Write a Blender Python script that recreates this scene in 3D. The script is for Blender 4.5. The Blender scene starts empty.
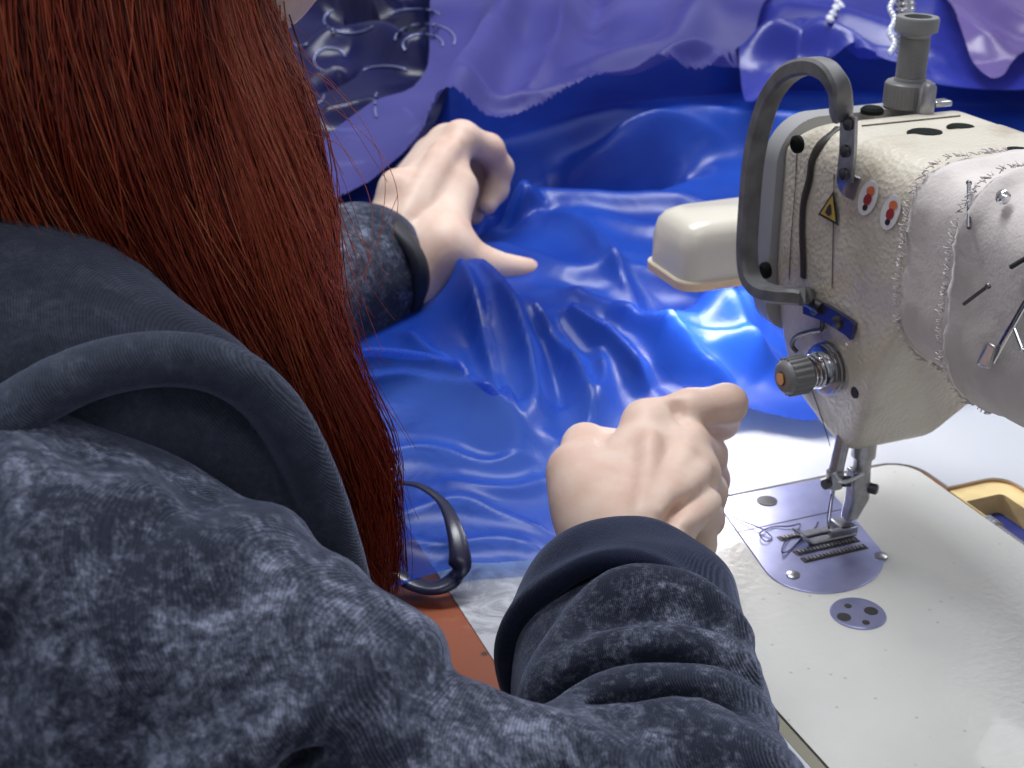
import bpy, bmesh, math, random
import numpy as np
from mathutils import Vector, Matrix
from mathutils.geometry import tessellate_polygon
import openvdb

sc = bpy.context.scene
# ---------------------------------------------------------------- camera
FOC, PITCH, YAW = 1400.0, math.radians(24.6), math.radians(21.7)
CAM = np.array([-0.376, -0.511, 1.117])
FWD = np.array([math.sin(YAW)*math.cos(PITCH), math.cos(YAW)*math.cos(PITCH), -math.sin(PITCH)])
RGT = np.array([math.cos(YAW), -math.sin(YAW), 0.0])
UPV = np.cross(RGT, FWD)
cd = bpy.data.cameras.new('camera'); cam = bpy.data.objects.new('camera', cd)
sc.collection.objects.link(cam)
cd.sensor_width = 36.0; cd.lens = 36.0*FOC/1024.0; cd.clip_start = 0.02; cd.clip_end = 30
cam.matrix_world = Matrix(((RGT[0], UPV[0], -FWD[0], CAM[0]), (RGT[1], UPV[1], -FWD[1], CAM[1]), (RGT[2], UPV[2], -FWD[2], CAM[2]), (0, 0, 0, 1)))
cd.dof.use_dof = True; cd.dof.focus_distance = 0.54; cd.dof.aperture_fstop = 20.0
sc.camera = cam
# ---------------------------------------------------------------- world, lights, exposure
world = bpy.data.worlds.new('world'); sc.world = world; world.use_nodes = True
bg = world.node_tree.nodes['Background']
bg.inputs[0].default_value = (0.86, 0.90, 1.0, 1); bg.inputs[1].default_value = 0.32
def area(name, loc, target, sx, sy, power, col=(1, 1, 1)):
    l = bpy.data.lights.new(name, 'AREA'); l.shape = 'RECTANGLE'; l.size = sx; l.size_y = sy
    l.energy = power; l.color = col
    o = bpy.data.objects.new(name, l); sc.collection.objects.link(o); o.location = loc
    o.rotation_euler = (Vector(target)-Vector(loc)).to_track_quat('-Z', 'Y').to_euler()
    return o
area('ceiling_tube_light', (-0.02, 0.50, 2.35), (0.0, 0.12, 0.8), 1.1, 0.4, 28, (0.95, 0.97, 1.0))
area('ceiling_tube_light_side', (1.35, 0.55, 2.2), (-0.1, 0.1, 0.85), 1.2, 0.35, 9, (0.97, 0.98, 1.0))
area('ceiling_tube_light_rear', (-0.6, -0.9, 2.4), (-0.25, -0.05, 0.85), 1.3, 0.3, 4.0, (0.95, 0.97, 1.0))
sc.view_settings.view_transform = 'Standard'; sc.view_settings.look = 'None'
sc.view_settings.gamma = 1.0; sc.view_settings.use_curve_mapping = False
sc.view_settings.exposure = 0.12

Z = 0.75
rng = np.random.default_rng(7); random.seed(7)
def ray(px, py): return FWD*FOC + RGT*(px-512.0) + UPV*(384.0-py)
def P(px, py, z=None, x=None, y=None, d=None):
    r = ray(px, py)
    if z is not None: t = (z-CAM[2])/r[2]
    elif x is not None: t = (x-CAM[0])/r[0]
    elif y is not None: t = (y-CAM[1])/r[1]
    else: t = d/FOC
    return CAM+t*r

# ---------------------------------------------------------------- object helpers
COL = sc.collection
def prop(o, label=None, cat=None, group=None, kind=None):
    if label: o['label'] = label
    if cat: o['category'] = cat
    if group: o['group'] = group
    if kind: o['kind'] = kind
    return o
def link(name, me, mat=None, parent=None):
    o = bpy.data.objects.new(name, me); COL.objects.link(o)
    if mat: me.materials.append(mat)
    if parent is not None:
        o.parent = parent
        o.matrix_parent_inverse = Matrix.Translation(-parent.location)
    return o
def empty(name, loc, label, cat, group=None):
    o = bpy.data.objects.new(name, None); COL.objects.link(o); o.location = loc
    return prop(o, label, cat, group)
def mesh(name, v, f, mat=None, parent=None, smooth=True):
    me = bpy.data.meshes.new(name); me.from_pydata([tuple(map(float, p)) for p in v], [], [tuple(map(int, q)) for q in f]); me.update()
    if smooth: me.polygons.foreach_set('use_smooth', [True]*len(me.polygons))
    return link(name, me, mat, parent)
def bigmesh(name, v, f, mat=None, parent=None):
    v = np.ascontiguousarray(v, dtype=np.float32); f = np.ascontiguousarray(f, dtype=np.int32)
    k = f.shape[1]
    me = bpy.data.meshes.new(name); me.vertices.add(len(v)); me.vertices.foreach_set('co', v.ravel())
    me.loops.add(f.size); me.loops.foreach_set('vertex_index', f.ravel())
    me.polygons.add(len(f)); me.polygons.foreach_set('loop_start', np.arange(0, f.size, k, dtype=np.int32))
    me.polygons.foreach_set('use_smooth', np.ones(len(f), dtype=bool))
    me.update(calc_edges=True); me.validate()
    return link(name, me, mat, parent)
class MB:
    def __init__(s): s.v = []; s.f = []
    def add(s, v, f):
        b = len(s.v); s.v += [tuple(map(float, p)) for p in v]; s.f += [tuple(int(i)+b for i in q) for q in f]; return s
    def build(s, name, mat, parent=None, smooth=True, bevel=0.0, seg=2, auto=True):
        o = mesh(name, s.v, s.f, mat, parent, smooth)
        if bevel > 0:
            m = o.modifiers.new('bevel', 'BEVEL'); m.width = bevel; m.segments = seg; m.limit_method = 'ANGLE'; m.angle_limit = math.radians(35)
        if auto and smooth:
            sharp(o.data, 38)
        return o
def sharp(me, deg):
    bm = bmesh.new(); bm.from_mesh(me)
    bmesh.ops.recalc_face_normals(bm, faces=bm.faces)
    for e in bm.edges:
        if len(e.link_faces) == 2 and e.calc_face_angle(0) > math.radians(deg): e.smooth = False
    bm.to_mesh(me); bm.free()
def frame_of(a, b):
    t = np.array(b, float)-np.array(a, float); L = np.linalg.norm(t); t /= L
    h = np.array([0, 0, 1.0]) if abs(t[2]) < 0.9 else np.array([1.0, 0, 0])
    u = np.cross(h, t); u /= np.linalg.norm(u); w = np.cross(t, u)
    return t, u, w, L
def lathe(mb, a, axis, prof, n=32, cap=True):
    """prof: list of (distance along the axis, radius)"""
    a = np.array(a, float); ax = np.array(axis, float); ax /= np.linalg.norm(ax)
    t, u, w, _ = frame_of(a, a+ax)
    vs, fs = [], []
    for (h, r) in prof:
        for i in range(n):
            an = 2*math.pi*i/n
            vs.append(a+ax*h+(u*math.cos(an)+w*math.sin(an))*r)
    m = len(prof)
    for j in range(m-1):
        for i in range(n):
            fs.append((j*n+i, j*n+(i+1) % n, (j+1)*n+(i+1) % n, (j+1)*n+i))
    if cap:
        fs.append(tuple(range(n))[::-1]); fs.append(tuple((m-1)*n+i for i in range(n)))
    return mb.add(vs, fs)
def cyl(mb, a, b, r, r2=None, n=24):
    t, u, w, L = frame_of(a, b)
    return lathe(mb, a, t, [(0, r), (L, r if r2 is None else r2)], n)
def smooth_path(pts, n=8, closed=False):
    p = np.array(pts, float); m = len(p); out = []
    rngi = range(m if closed else m-1)
    for i in rngi:
        p0 = p[(i-1) % m] if (closed or i > 0) else 2*p[0]-p[1]
        p1 = p[i]; p2 = p[(i+1) % m]
        p3 = p[(i+2) % m] if (closed or i+2 < m) else 2*p[-1]-p[-2]
        for k in range(n):
            t = k/n
            out.append(0.5*((2*p1)+(-p0+p2)*t+(2*p0-5*p1+4*p2-p3)*t*t+(-p0+3*p1-3*p2+p3)*t**3))
    if not closed: out.append(p[-1])
    return np.array(out)
def tube(mb, path, r, n=8, up=None, sect=None, closed=False):
    """sweep a circle (or the section sect, a list of (u, w)) along the path; r may be a list"""
    p = np.array(path, float); m = len(p)
    if closed: T = np.roll(p, -1, 0)-np.roll(p, 1, 0)
    else: T = np.gradient(p, axis=0)
    T /= np.linalg.norm(T, axis=1)[:, None]+1e-12
    R = np.full(m, r) if np.isscalar(r) else np.array(r)
    if sect is None: sect = [(math.cos(2*math.pi*i/n), math.sin(2*math.pi*i/n)) for i in range(n)]
    n = len(sect); vs, fs = [], []
    u = np.array(up, float) if up is not None else (np.array([0, 0, 1.0]) if abs(T[0][2]) < 0.9 else np.array([1.0, 0, 0]))
    for j in range(m):
        if up is not None: u = np.array(up, float)
        u = u-T[j]*np.dot(u, T[j]); u /= np.linalg.norm(u)+1e-12; w = np.cross(T[j], u)
        for (a, b) in sect: vs.append(p[j]+(u*a+w*b)*R[j])
    for j in range(m if closed else m-1):
        k = (j+1) % m
        for i in range(n): fs.append((j*n+i, j*n+(i+1) % n, k*n+(i+1) % n, k*n+i))
    if not closed:
        fs.append(tuple(range(n))[::-1]); fs.append(tuple((m-1)*n+i for i in range(n)))
    return mb.add(vs, fs)
def box(mb, c, s, M=None):
    c = np.array(c, float); s = np.array(s, float)/2
    vs = [np.array([x, y, z])*s for x in (-1, 1) for y in (-1, 1) for z in (-1, 1)]
    if M is not None: vs = [M @ q for q in vs]
    return mb.add([c+q for q in vs], [(0, 1, 3, 2), (4, 6, 7, 5), (0, 4, 5, 1), (2, 3, 7, 6), (0, 2, 6, 4), (1, 5, 7, 3)])
def slab(mb, outline, holes, z0, z1):
    loops = [outline]+list(holes)
    allp = [q for l in loops for q in l]; n = len(allp)
    tris = tessellate_polygon([[Vector((q[0], q[1], 0)) for q in l] for l in loops])
    vs = [(q[0], q[1], z1) for q in allp]+[(q[0], q[1], z0) for q in allp]
    fs = []
    for t in tris:
        a, b, c = [allp[i] for i in t]
        s = (b[0]-a[0])*(c[1]-a[1])-(b[1]-a[1])*(c[0]-a[0])
        t = tuple(t) if s > 0 else tuple(t)[::-1]
        fs.append(t); fs.append(tuple(i+n for i in t[::-1]))
    b = 0
    for l in loops:
        k = len(l)
        for i in range(k): fs.append((b+i, b+(i+1) % k, n+b+(i+1) % k, n+b+i))
        b += k
    return mb.add(vs, fs)
def rrect(x0, y0, x1, y1, r, n=6):
    rs = r if isinstance(r, (list, tuple)) else [r]*4
    out = []
    for (cx, cy, a0, q) in ((x1-rs[0], y1-rs[0], 0, rs[0]), (x0+rs[1], y1-rs[1], 90, rs[1]), (x0+rs[2], y0+rs[2], 180, rs[2]), (x1-rs[3], y0+rs[3], 270, rs[3])):
        for i in range(n+1):
            a = math.radians(a0+90*i/n); out.append((cx+q*math.cos(a), cy+q*math.sin(a)))
    return out
def circ(cx, cy, r, n=24): return [(cx+r*math.cos(2*math.pi*i/n), cy+r*math.sin(2*math.pi*i/n)) for i in range(n)]

# ---------------------------------------------------------------- signed distance modelling
class Field:
    """capsules (a, b, ra, rb), ellipsoids and callables, joined with a smooth union or cut away smoothly"""
    def __init__(s): s.ops = []
    def cap(s, a, b, ra, rb=None, k=0.01, cut=False):
        s.ops.append(('c', np.array(a, float), np.array(b, float), ra, ra if rb is None else rb, k, cut)); return s
    def chain(s, pts, rs, k=0.01, cut=False):
        for i in range(len(pts)-1):
            s.cap(pts[i], pts[i+1], rs if np.isscalar(rs) else rs[i], rs if np.isscalar(rs) else rs[i+1], k, cut)
        return s
    def ell(s, c, r, R=None, k=0.01, cut=False):
        s.ops.append(('e', np.array(c, float), np.array(r, float), np.eye(3) if R is None else np.array(R), None, k, cut)); return s
    def fn(s, f, k=0.01, cut=False):
        s.ops.append(('f', f, None, None, None, k, cut)); return s
    def one(s, op, p):
        if op[0] == 'c':
            _, a, b, ra, rb, k, cut = op
            ab = b-a; L2 = float(ab @ ab)+1e-15
            t = np.clip(((p-a) @ ab)/L2, 0, 1)
            return np.linalg.norm(p-a-t[:, None]*ab, axis=1)-(ra+(rb-ra)*t)
        if op[0] == 'e':
            q = (p-op[1]) @ op[3]
            kk = np.linalg.norm(q/op[2], axis=1); k2 = np.linalg.norm(q/(op[2]**2), axis=1)+1e-9
            return np.where(kk < 1e-6, -op[2].min(), kk*(kk-1)/k2)
        return op[1](p)
    def ev(s, p, sel=None):
        d = None
        for i, op in enumerate(s.ops):
            if sel is not None and not sel[i]: continue
            e = s.one(op, p); k = op[5]
            if d is None: d = e if not op[6] else np.full(len(p), 1.0); continue
            if op[6]:
                h = np.maximum(k-np.abs(d+e), 0)/k if k > 0 else 0
                d = np.maximum(d, -e)+h*h*k*0.25
            else:
                h = np.maximum(k-np.abs(d-e), 0)/k
                d = np.minimum(d, e)-h*h*k*0.25
        return d if d is not None else np.full(len(p), 1.0)
    def bounds(s):
        lo, hi = np.full(3, 1e9), np.full(3, -1e9)
        for op in s.ops:
            if op[6] or op[0] == 'f': continue
            if op[0] == 'c':
                r = max(op[3], op[4]); lo = np.minimum(lo, np.minimum(op[1], op[2])-r); hi = np.maximum(hi, np.maximum(op[1], op[2])+r)
            else:
                r = op[2].max(); lo = np.minimum(lo, op[1]-r); hi = np.maximum(hi, op[1]+r)
        return lo-0.02, hi+0.02
    def polys(s, vox, lo=None, hi=None, disp=None, B=16):
        if lo is None: lo, hi = s.bounds()
        lo = np.array(lo, float); hi = np.array(hi, float)
        nb = np.ceil((hi-lo)/(vox*B)).astype(int)
        ii = np.stack(np.meshgrid(*[np.arange(n) for n in nb], indexing='ij'), -1).reshape(-1, 3)
        cen = lo+(ii*B+(B-1)/2)*vox
        half = vox*B*0.8661+0.012
        dc = s.ev(cen)
        D1 = np.stack([s.one(op, cen) if not (op[0] == 'f') else np.full(len(cen), -1.0) for op in s.ops], 1)
        grid = openvdb.FloatGrid(background=1.0)
        o = np.stack(np.meshgrid(*[np.arange(B)]*3, indexing='ij'), -1).reshape(-1, 3)*vox
        ks = np.array([op[5] for op in s.ops])
        for j in range(len(ii)):
            ijk = tuple(int(q) for q in ii[j]*B)
            if abs(dc[j]) > half:
                if dc[j] < 0: grid.fill(ijk, tuple(q+B-1 for q in ijk), -1.0, True)
                continue
            sel = D1[j] < half*2.0+ks+0.004
            p = lo+ii[j]*B*vox+o
            d = s.ev(p, sel)
            if disp is not None: d = d-disp(p)
            grid.copyFromArray(d.reshape(B, B, B).astype(np.float32), ijk=ijk)
        v, t, q = grid.convertToPolygons(isovalue=0.0, adaptivity=0.0)
        return np.array(v)*vox+lo, np.array(q)[:, ::-1]
    def trace(s, px, py, d0=0.2, near=False):
        """where the sight line of a picture point meets this surface"""
        r = ray(px, py); r = r/np.linalg.norm(r); t = d0; best = (9, None)
        for _ in range(90):
            e = float(s.ev((CAM+r*t)[None])[0])
            if e < best[0]: best = (e, CAM+r*t)
            if e < 4e-4: return CAM+r*t
            t += max(e*0.8, 2e-4)
            if t > 2.0: break
        return best[1] if near else None
def ridge(f, base, pts, rad, k=0.012, sink=0.5, cut=False):
    """a fold (or a crease) following a line on the base surface"""
    q = [base.trace(*p) for p in pts]; keep = [i for i, e in enumerate(q) if e is not None]
    rr = [rad]*len(pts) if np.isscalar(rad) else rad
    c = []
    for i in keep:
        r = ray(*pts[i]); r = r/np.linalg.norm(r)
        c.append((q[i]+r*rr[i]*sink*(1 if not cut else -1), rr[i]))
    if len(c) < 2: return
    path = smooth_path([e[0] for e in c], 4); rs = np.interp(np.linspace(0, 1, len(path)), np.linspace(0, 1, len(c)), [e[1] for e in c])
    f.chain(list(path), list(rs), k, cut)

# ---------------------------------------------------------------- materials
def new_mat(name):
    m = bpy.data.materials.new(name); m.use_nodes = True
    nt = m.node_tree; b = nt.nodes['Principled BSDF']
    return m, nt, b
def N(nt, kind, **kw):
    n = nt.nodes.new('ShaderNode'+kind)
    for k, v in kw.items():
        if k.startswith('i_'):
            key = k[2:]; key = int(key) if key.isdigit() else key.replace('_', ' ')
            n.inputs[key].default_value = v
        else: setattr(n, k, v)
    return n
def ramp(nt, fac, stops):
    r = nt.nodes.new('ShaderNodeValToRGB'); e = r.color_ramp.elements
    while len(e) < len(stops): e.new(0.5)
    for i, (p, c) in enumerate(stops): e[i].position = p; e[i].color = (*c, 1) if len(c) == 3 else c
    nt.links.new(fac, r.inputs[0]); return r.outputs[0]
def bump(nt, b, h, strength=0.3, dist=0.001, prev=None):
    n = N(nt, 'Bump', i_Strength=strength, i_Distance=dist); nt.links.new(h, n.inputs['Height'])
    if prev is not None: nt.links.new(prev, n.inputs['Normal'])
    nt.links.new(n.outputs[0], b.inputs['Normal']); return n.outputs[0]
def simple(name, col, rough=0.4, metal=0.0, noise=0.0, nscale=40, bumpy=0.0, bscale=200, coat=0.0, spec=0.5):
    m, nt, b = new_mat(name)
    b.inputs['Base Color'].default_value = (*col, 1); b.inputs['Roughness'].default_value = rough; b.inputs['Metallic'].default_value = metal
    b.inputs['Coat Weight'].default_value = coat; b.inputs['Specular IOR Level'].default_value = spec
    tc = N(nt, 'TexCoord')
    if noise > 0:
        n = N(nt, 'TexNoise', i_Scale=nscale, i_Detail=4.0); nt.links.new(tc.outputs['Object'], n.inputs[0])
        c = ramp(nt, n.outputs[0], [(0.3, tuple(q*(1-noise) for q in col)), (0.7, tuple(min(1, q*(1+noise)) for q in col))])
        nt.links.new(c, b.inputs['Base Color'])
    if bumpy > 0:
        n = N(nt, 'TexNoise', i_Scale=bscale, i_Detail=2.0); nt.links.new(tc.outputs['Object'], n.inputs[0])
        bump(nt, b, n.outputs[0], bumpy, 0.001)
    return m
M = {}
M['chrome'] = simple('polished_steel', (0.62, 0.62, 0.64), 0.18, 1.0)
M['steel'] = simple('brushed_steel', (0.40, 0.40, 0.42), 0.32, 1.0, 0.15, 300)
M['dark_steel'] = simple('dark_steel', (0.10, 0.10, 0.11), 0.35, 0.9)
M['brass'] = simple('brass', (0.55, 0.33, 0.16), 0.35, 1.0)
M['rubber'] = simple('black_rubber', (0.006, 0.008, 0.007), 0.7, spec=0.08)
M['grey'] = simple('grey_plastic', (0.17, 0.17, 0.172), 0.42, 0, 0.08, 60)
M['face_grey'] = simple('grey_paint', (0.30, 0.30, 0.31), 0.35)
M['guard'] = simple('worn_grey_plastic', (0.125, 0.125, 0.13), 0.45, 0, 0.35, 90)
M['cream'] = simple('cream_plastic', (0.66, 0.62, 0.53), 0.28, coat=0.3)
M['peach'] = simple('peach_plastic', (0.75, 0.55, 0.36), 0.35)
M['slot'] = simple('slot_shade', (0.03, 0.025, 0.022), 0.5)  # shade inside the open slots, put into a flat dark colour
M['seam'] = simple('seam_line', (0.06, 0.05, 0.045), 0.6)
M['blue_steel'] = simple('blued_steel', (0.10, 0.10, 0.20), 0.25, 0.9)
M['gasket'] = simple('olive_gasket', (0.20, 0.19, 0.14), 0.6)
M['yellow'] = simple('warning_yellow', (0.42, 0.30, 0.04), 0.5)
M['black'] = simple('print_black', (0.012, 0.012, 0.012), 0.5)
M['sticker'] = simple('sticker_white', (0.75, 0.74, 0.74), 0.35)
M['red'] = simple('print_red', (0.30, 0.02, 0.02), 0.5)
M['orange'] = simple('print_orange', (0.65, 0.17, 0.05), 0.5)
M['skin_dummy'] = None
def paint():
    m, nt, b = new_mat('crackle_paint')
    b.inputs['Roughness'].default_value = 0.34; b.inputs['Coat Weight'].default_value = 0.25
    tc = N(nt, 'TexCoord')
    v = N(nt, 'TexVoronoi', i_Scale=420.0); nt.links.new(tc.outputs['Object'], v.inputs[0])
    n = N(nt, 'TexNoise', i_Scale=170.0, i_Detail=3.0); nt.links.new(tc.outputs['Object'], n.inputs[0])
    mx = N(nt, 'Math', operation='ADD'); nt.links.new(v.outputs['Distance'], mx.inputs[0]); nt.links.new(n.outputs[0], mx.inputs[1])
    bump(nt, b, mx.outputs[0], 0.35, 0.0012)
    d = N(nt, 'TexNoise', i_Scale=22.0, i_Detail=5.0); nt.links.new(tc.outputs['Object'], d.inputs[0])
    c = ramp(nt, d.outputs[0], [(0.30, (0.33, 0.27, 0.20)), (0.47, (0.56, 0.51, 0.42)), (0.75, (0.64, 0.60, 0.51))])
    nt.links.new(c, b.inputs['Base Color'])
    return m
M['paint'] = paint()
def bedpaint():
    m, nt, b = new_mat('bed_paint')
    b.inputs['Roughness'].default_value = 0.32; b.inputs['Coat Weight'].default_value = 0.15
    tc = N(nt, 'TexCoord')
    n = N(nt, 'TexNoise', i_Scale=260.0, i_Detail=3.0); nt.links.new(tc.outputs['Object'], n.inputs[0])
    bump(nt, b, n.outputs[0], 0.3, 0.001)
    d = N(nt, 'TexNoise', i_Scale=9.0, i_Detail=5.0); nt.links.new(tc.outputs['Object'], d.inputs[0])
    c = ramp(nt, d.outputs[0], [(0.3, (0.50, 0.50, 0.475)), (0.7, (0.60, 0.60, 0.58))])
    s = N(nt, 'TexVoronoi', i_Scale=90.0); nt.links.new(tc.outputs['Object'], s.inputs[0])
    sp = ramp(nt, s.outputs['Distance'], [(0.04, (0.62, 0.6, 0.56)), (0.09, (1, 1, 1))])
    mm = N(nt, 'MixRGB', blend_type='MULTIPLY', i_Fac=0.7); nt.links.new(c, mm.inputs[1]); nt.links.new(sp, mm.inputs[2])
    nt.links.new(mm.outputs[0], b.inputs['Base Color'])
    return m
M['bed'] = bedpaint()
def plate_mat():
    m, nt, b = new_mat('satin_plate'); b.inputs['Metallic'].default_value = 0.85; b.inputs['Roughness'].default_value = 0.33
    tc = N(nt, 'TexCoord'); n = N(nt, 'TexNoise', i_Scale=60.0, i_Detail=4.0); nt.links.new(tc.outputs['Object'], n.inputs[0])
    c = ramp(nt, n.outputs[0], [(0.3, (0.31, 0.33, 0.56)), (0.7, (0.43, 0.45, 0.70))]); nt.links.new(c, b.inputs['Base Color'])  # blue reflection of the cloth is put into the metal's colour
    return m
M['plate'] = plate_mat()
def laminate():
    m, nt, b = new_mat('white_laminate'); b.inputs['Roughness'].default_value = 0.3
    tc = N(nt, 'TexCoord')
    v = N(nt, 'TexVoronoi', i_Scale=650.0, i_Randomness=0.0); nt.links.new(tc.outputs['Object'], v.inputs[0])
    bump(nt, b, v.outputs['Distance'], 0.25, 0.0008)
    sx = N(nt, 'SeparateXYZ'); nt.links.new(tc.outputs['Object'], sx.inputs[0])
    n = N(nt, 'TexNoise', i_Scale=32.0, i_Detail=8.0, i_Roughness=0.7, i_Distortion=1.2); nt.links.new(tc.outputs['Object'], n.inputs[0])
    worn = N(nt, 'MapRange', i_1=-0.130, i_2=-0.180, i_3=0.0, i_4=0.7); nt.links.new(sx.outputs[0], worn.inputs[0])
    ad = N(nt, 'Math', operation='MULTIPLY'); nt.links.new(worn.outputs[0], ad.inputs[0])
    nn = N(nt, 'MapRange', i_1=0.46, i_2=0.60); nt.links.new(n.outputs[0], nn.inputs[0]); nt.links.new(nn.outputs[0], ad.inputs[1])
    mix = N(nt, 'MixRGB', i_Color1=(0.48, 0.495, 0.54, 1), i_Color2=(0.10, 0.11, 0.14, 1)); nt.links.new(ad.outputs[0], mix.inputs[0])
    nt.links.new(mix.outputs[0], b.inputs['Base Color'])
    return m
M['laminate'] = laminate()
def wood(name, a, c2, scale=18):
    m, nt, b = new_mat(name); b.inputs['Roughness'].default_value = 0.4; b.inputs['Coat Weight'].default_value = 0.3
    tc = N(nt, 'TexCoord'); mp = N(nt, 'Mapping'); mp.inputs['Scale'].default_value = (1.0, 0.35, 1.0); nt.links.new(tc.outputs['Object'], mp.inputs[0])
    n = N(nt, 'TexNoise', i_Scale=scale, i_Detail=7.0, i_Distortion=1.5); nt.links.new(mp.outputs[0], n.inputs[0])
    c = ramp(nt, n.outputs[0], [(0.36, c2), (0.50, a), (0.8, tuple(min(1, q*1.15) for q in a))])
    v = N(nt, 'TexVoronoi', i_Scale=70.0); nt.links.new(tc.outputs['Object'], v.inputs[0])
    sp = ramp(nt, v.outputs['Distance'], [(0.15, (0.05, 0.03, 0.03)), (0.21, (1, 1, 1))])
    mm = N(nt, 'MixRGB', blend_type='MULTIPLY', i_Fac=0.9); nt.links.new(c, mm.inputs[1]); nt.links.new(sp, mm.inputs[2])
    nt.links.new(mm.outputs[0], b.inputs['Base Color']); return m
M['orange_wood'] = wood('orange_varnish', (0.26, 0.062, 0.020), (0.06, 0.018, 0.010))
M['raw_wood'] = simple('raw_board_edge', (0.55, 0.27, 0.10), 0.6, 0, 0.2, 80)
M['pale_wood'] = simple('pale_board_edge', (0.72, 0.55, 0.26), 0.55, 0, 0.12, 60)
M['pocket'] = simple('blue_pocket', (0.025, 0.04, 0.22), 0.4)
def jacket_mat(name, dark, light, sheen=0.6, amount=1.0, twill=1.0):
    m, nt, b = new_mat(name); b.inputs['Roughness'].default_value = 0.85
    b.inputs['Specular IOR Level'].default_value = 0.15
    b.inputs['Sheen Weight'].default_value = sheen; b.inputs['Sheen Roughness'].default_value = 0.35
    b.inputs['Sheen Tint'].default_value = (0.62, 0.70, 1.0, 1)
    tc = N(nt, 'TexCoord')
    n1 = N(nt, 'TexNoise', i_Scale=85.0, i_Detail=10.0, i_Roughness=0.72, i_Distortion=0.6); nt.links.new(tc.outputs['Object'], n1.inputs[0])
    n2 = N(nt, 'TexNoise', i_Scale=420.0, i_Detail=5.0, i_Roughness=0.8); nt.links.new(tc.outputs['Object'], n2.inputs[0])
    a = N(nt, 'Math', operation='MULTIPLY_ADD', i_1=0.8, i_2=-0.40); nt.links.new(n2.outputs[0], a.inputs[0])
    s0 = N(nt, 'Math', operation='ADD'); nt.links.new(n1.outputs[0], s0.inputs[0]); nt.links.new(a.outputs[0], s0.inputs[1])
    n3 = N(nt, 'TexNoise', i_Scale=14.0, i_Detail=3.0); nt.links.new(tc.outputs['Object'], n3.inputs[0])
    s = N(nt, 'Math', operation='MULTIPLY_ADD', i_1=0.4, i_2=-0.20); nt.links.new(n3.outputs[0], s.inputs[0])
    s_ = N(nt, 'Math', operation='ADD'); nt.links.new(s0.outputs[0], s_.inputs[0]); nt.links.new(s.outputs[0], s_.inputs[1]); s = s_
    mid = tuple((d*0.72+l*0.28) for d, l in zip(dark, light))
    c = ramp(nt, s.outputs[0], [(0.43, dark), (0.57, mid), (0.72, light)]) if amount > 0 else ramp(nt, s.outputs[0], [(0.3, dark), (0.55, mid), (0.8, light)])
    # fine diagonal knit
    mp = N(nt, 'Mapping'); mp.inputs['Rotation'].default_value = (0.5, 0.3, 0.75); nt.links.new(tc.outputs['Object'], mp.inputs[0])
    w = N(nt, 'TexWave', i_Scale=480.0, i_Distortion=1.0, i_Detail=2.0); w.inputs['Detail Scale'].default_value = 3.0
    nt.links.new(mp.outputs[0], w.inputs[0])
    kn = ramp(nt, w.outputs[0], [(0.0, (0.62, 0.62, 0.64)), (0.6, (1.08, 1.08, 1.08))])
    mm = N(nt, 'MixRGB', blend_type='MULTIPLY', i_Fac=0.75*twill); nt.links.new(c, mm.inputs[1]); nt.links.new(kn, mm.inputs[2])
    nt.links.new(mm.outputs[0], b.inputs['Base Color'])
    nb = bump(nt, b, w.outputs[0], 0.35*twill, 0.0008)
    bump(nt, b, n2.outputs[0], 0.35, 0.0012, nb)
    return m
M['jacket'] = jacket_mat('acid_wash_velour', (0.016, 0.020, 0.036), (0.20, 0.22, 0.30), 0.4)
M['hood'] = jacket_mat('grey_velour', (0.036, 0.043, 0.066), (0.100, 0.115, 0.160), 0.45, 0)
M['cuff'] = jacket_mat('navy_rib', (0.009, 0.013, 0.034), (0.028, 0.036, 0.075), 0.4, 0)
M['trim'] = simple('dark_trim', (0.008, 0.010, 0.018), 0.6)
M['trousers'] = simple('dark_trousers', (0.02, 0.022, 0.03), 0.8)
def skin_mat():
    m, nt, b = new_mat('skin'); b.inputs['Roughness'].default_value = 0.5
    b.inputs['Subsurface Weight'].default_value = 0.12; b.inputs['Subsurface Radius'].default_value = (0.012, 0.005, 0.003)
    b.inputs['Subsurface Scale'].default_value = 0.6; b.inputs['Specular IOR Level'].default_value = 0.35
    tc = N(nt, 'TexCoord'); n = N(nt, 'TexNoise', i_Scale=38.0, i_Detail=5.0); nt.links.new(tc.outputs['Object'], n.inputs[0])
    c = ramp(nt, n.outputs[0], [(0.32, (0.62, 0.42, 0.335)), (0.55, (0.70, 0.53, 0.44)), (0.75, (0.74, 0.59, 0.51))])
    nt.links.new(c, b.inputs['Base Color'])
    n2 = N(nt, 'TexNoise', i_Scale=420.0, i_Detail=3.0); nt.links.new(tc.outputs['Object'], n2.inputs[0])
    bump(nt, b, n2.outputs[0], 0.12, 0.0008)
    return m
M['skin'] = skin_mat()
M['nail'] = simple('nail', (0.68, 0.47, 0.42), 0.25)
def hair_mat():
    m, nt, b = new_mat('red_hair'); b.inputs['Roughness'].default_value = 0.38
    b.inputs['Specular IOR Level'].default_value = 0.45
    at = N(nt, 'Attribute', attribute_name='tone')
    c = ramp(nt, at.outputs['Fac'], [(0.0, (0.030, 0.006, 0.004)), (0.5, (0.20, 0.022, 0.009)), (0.9, (0.42, 0.062, 0.022)), (1.0, (0.50, 0.15, 0.06))])
    nt.links.new(c, b.inputs['Base Color']); return m
M['hair'] = hair_mat()
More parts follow.
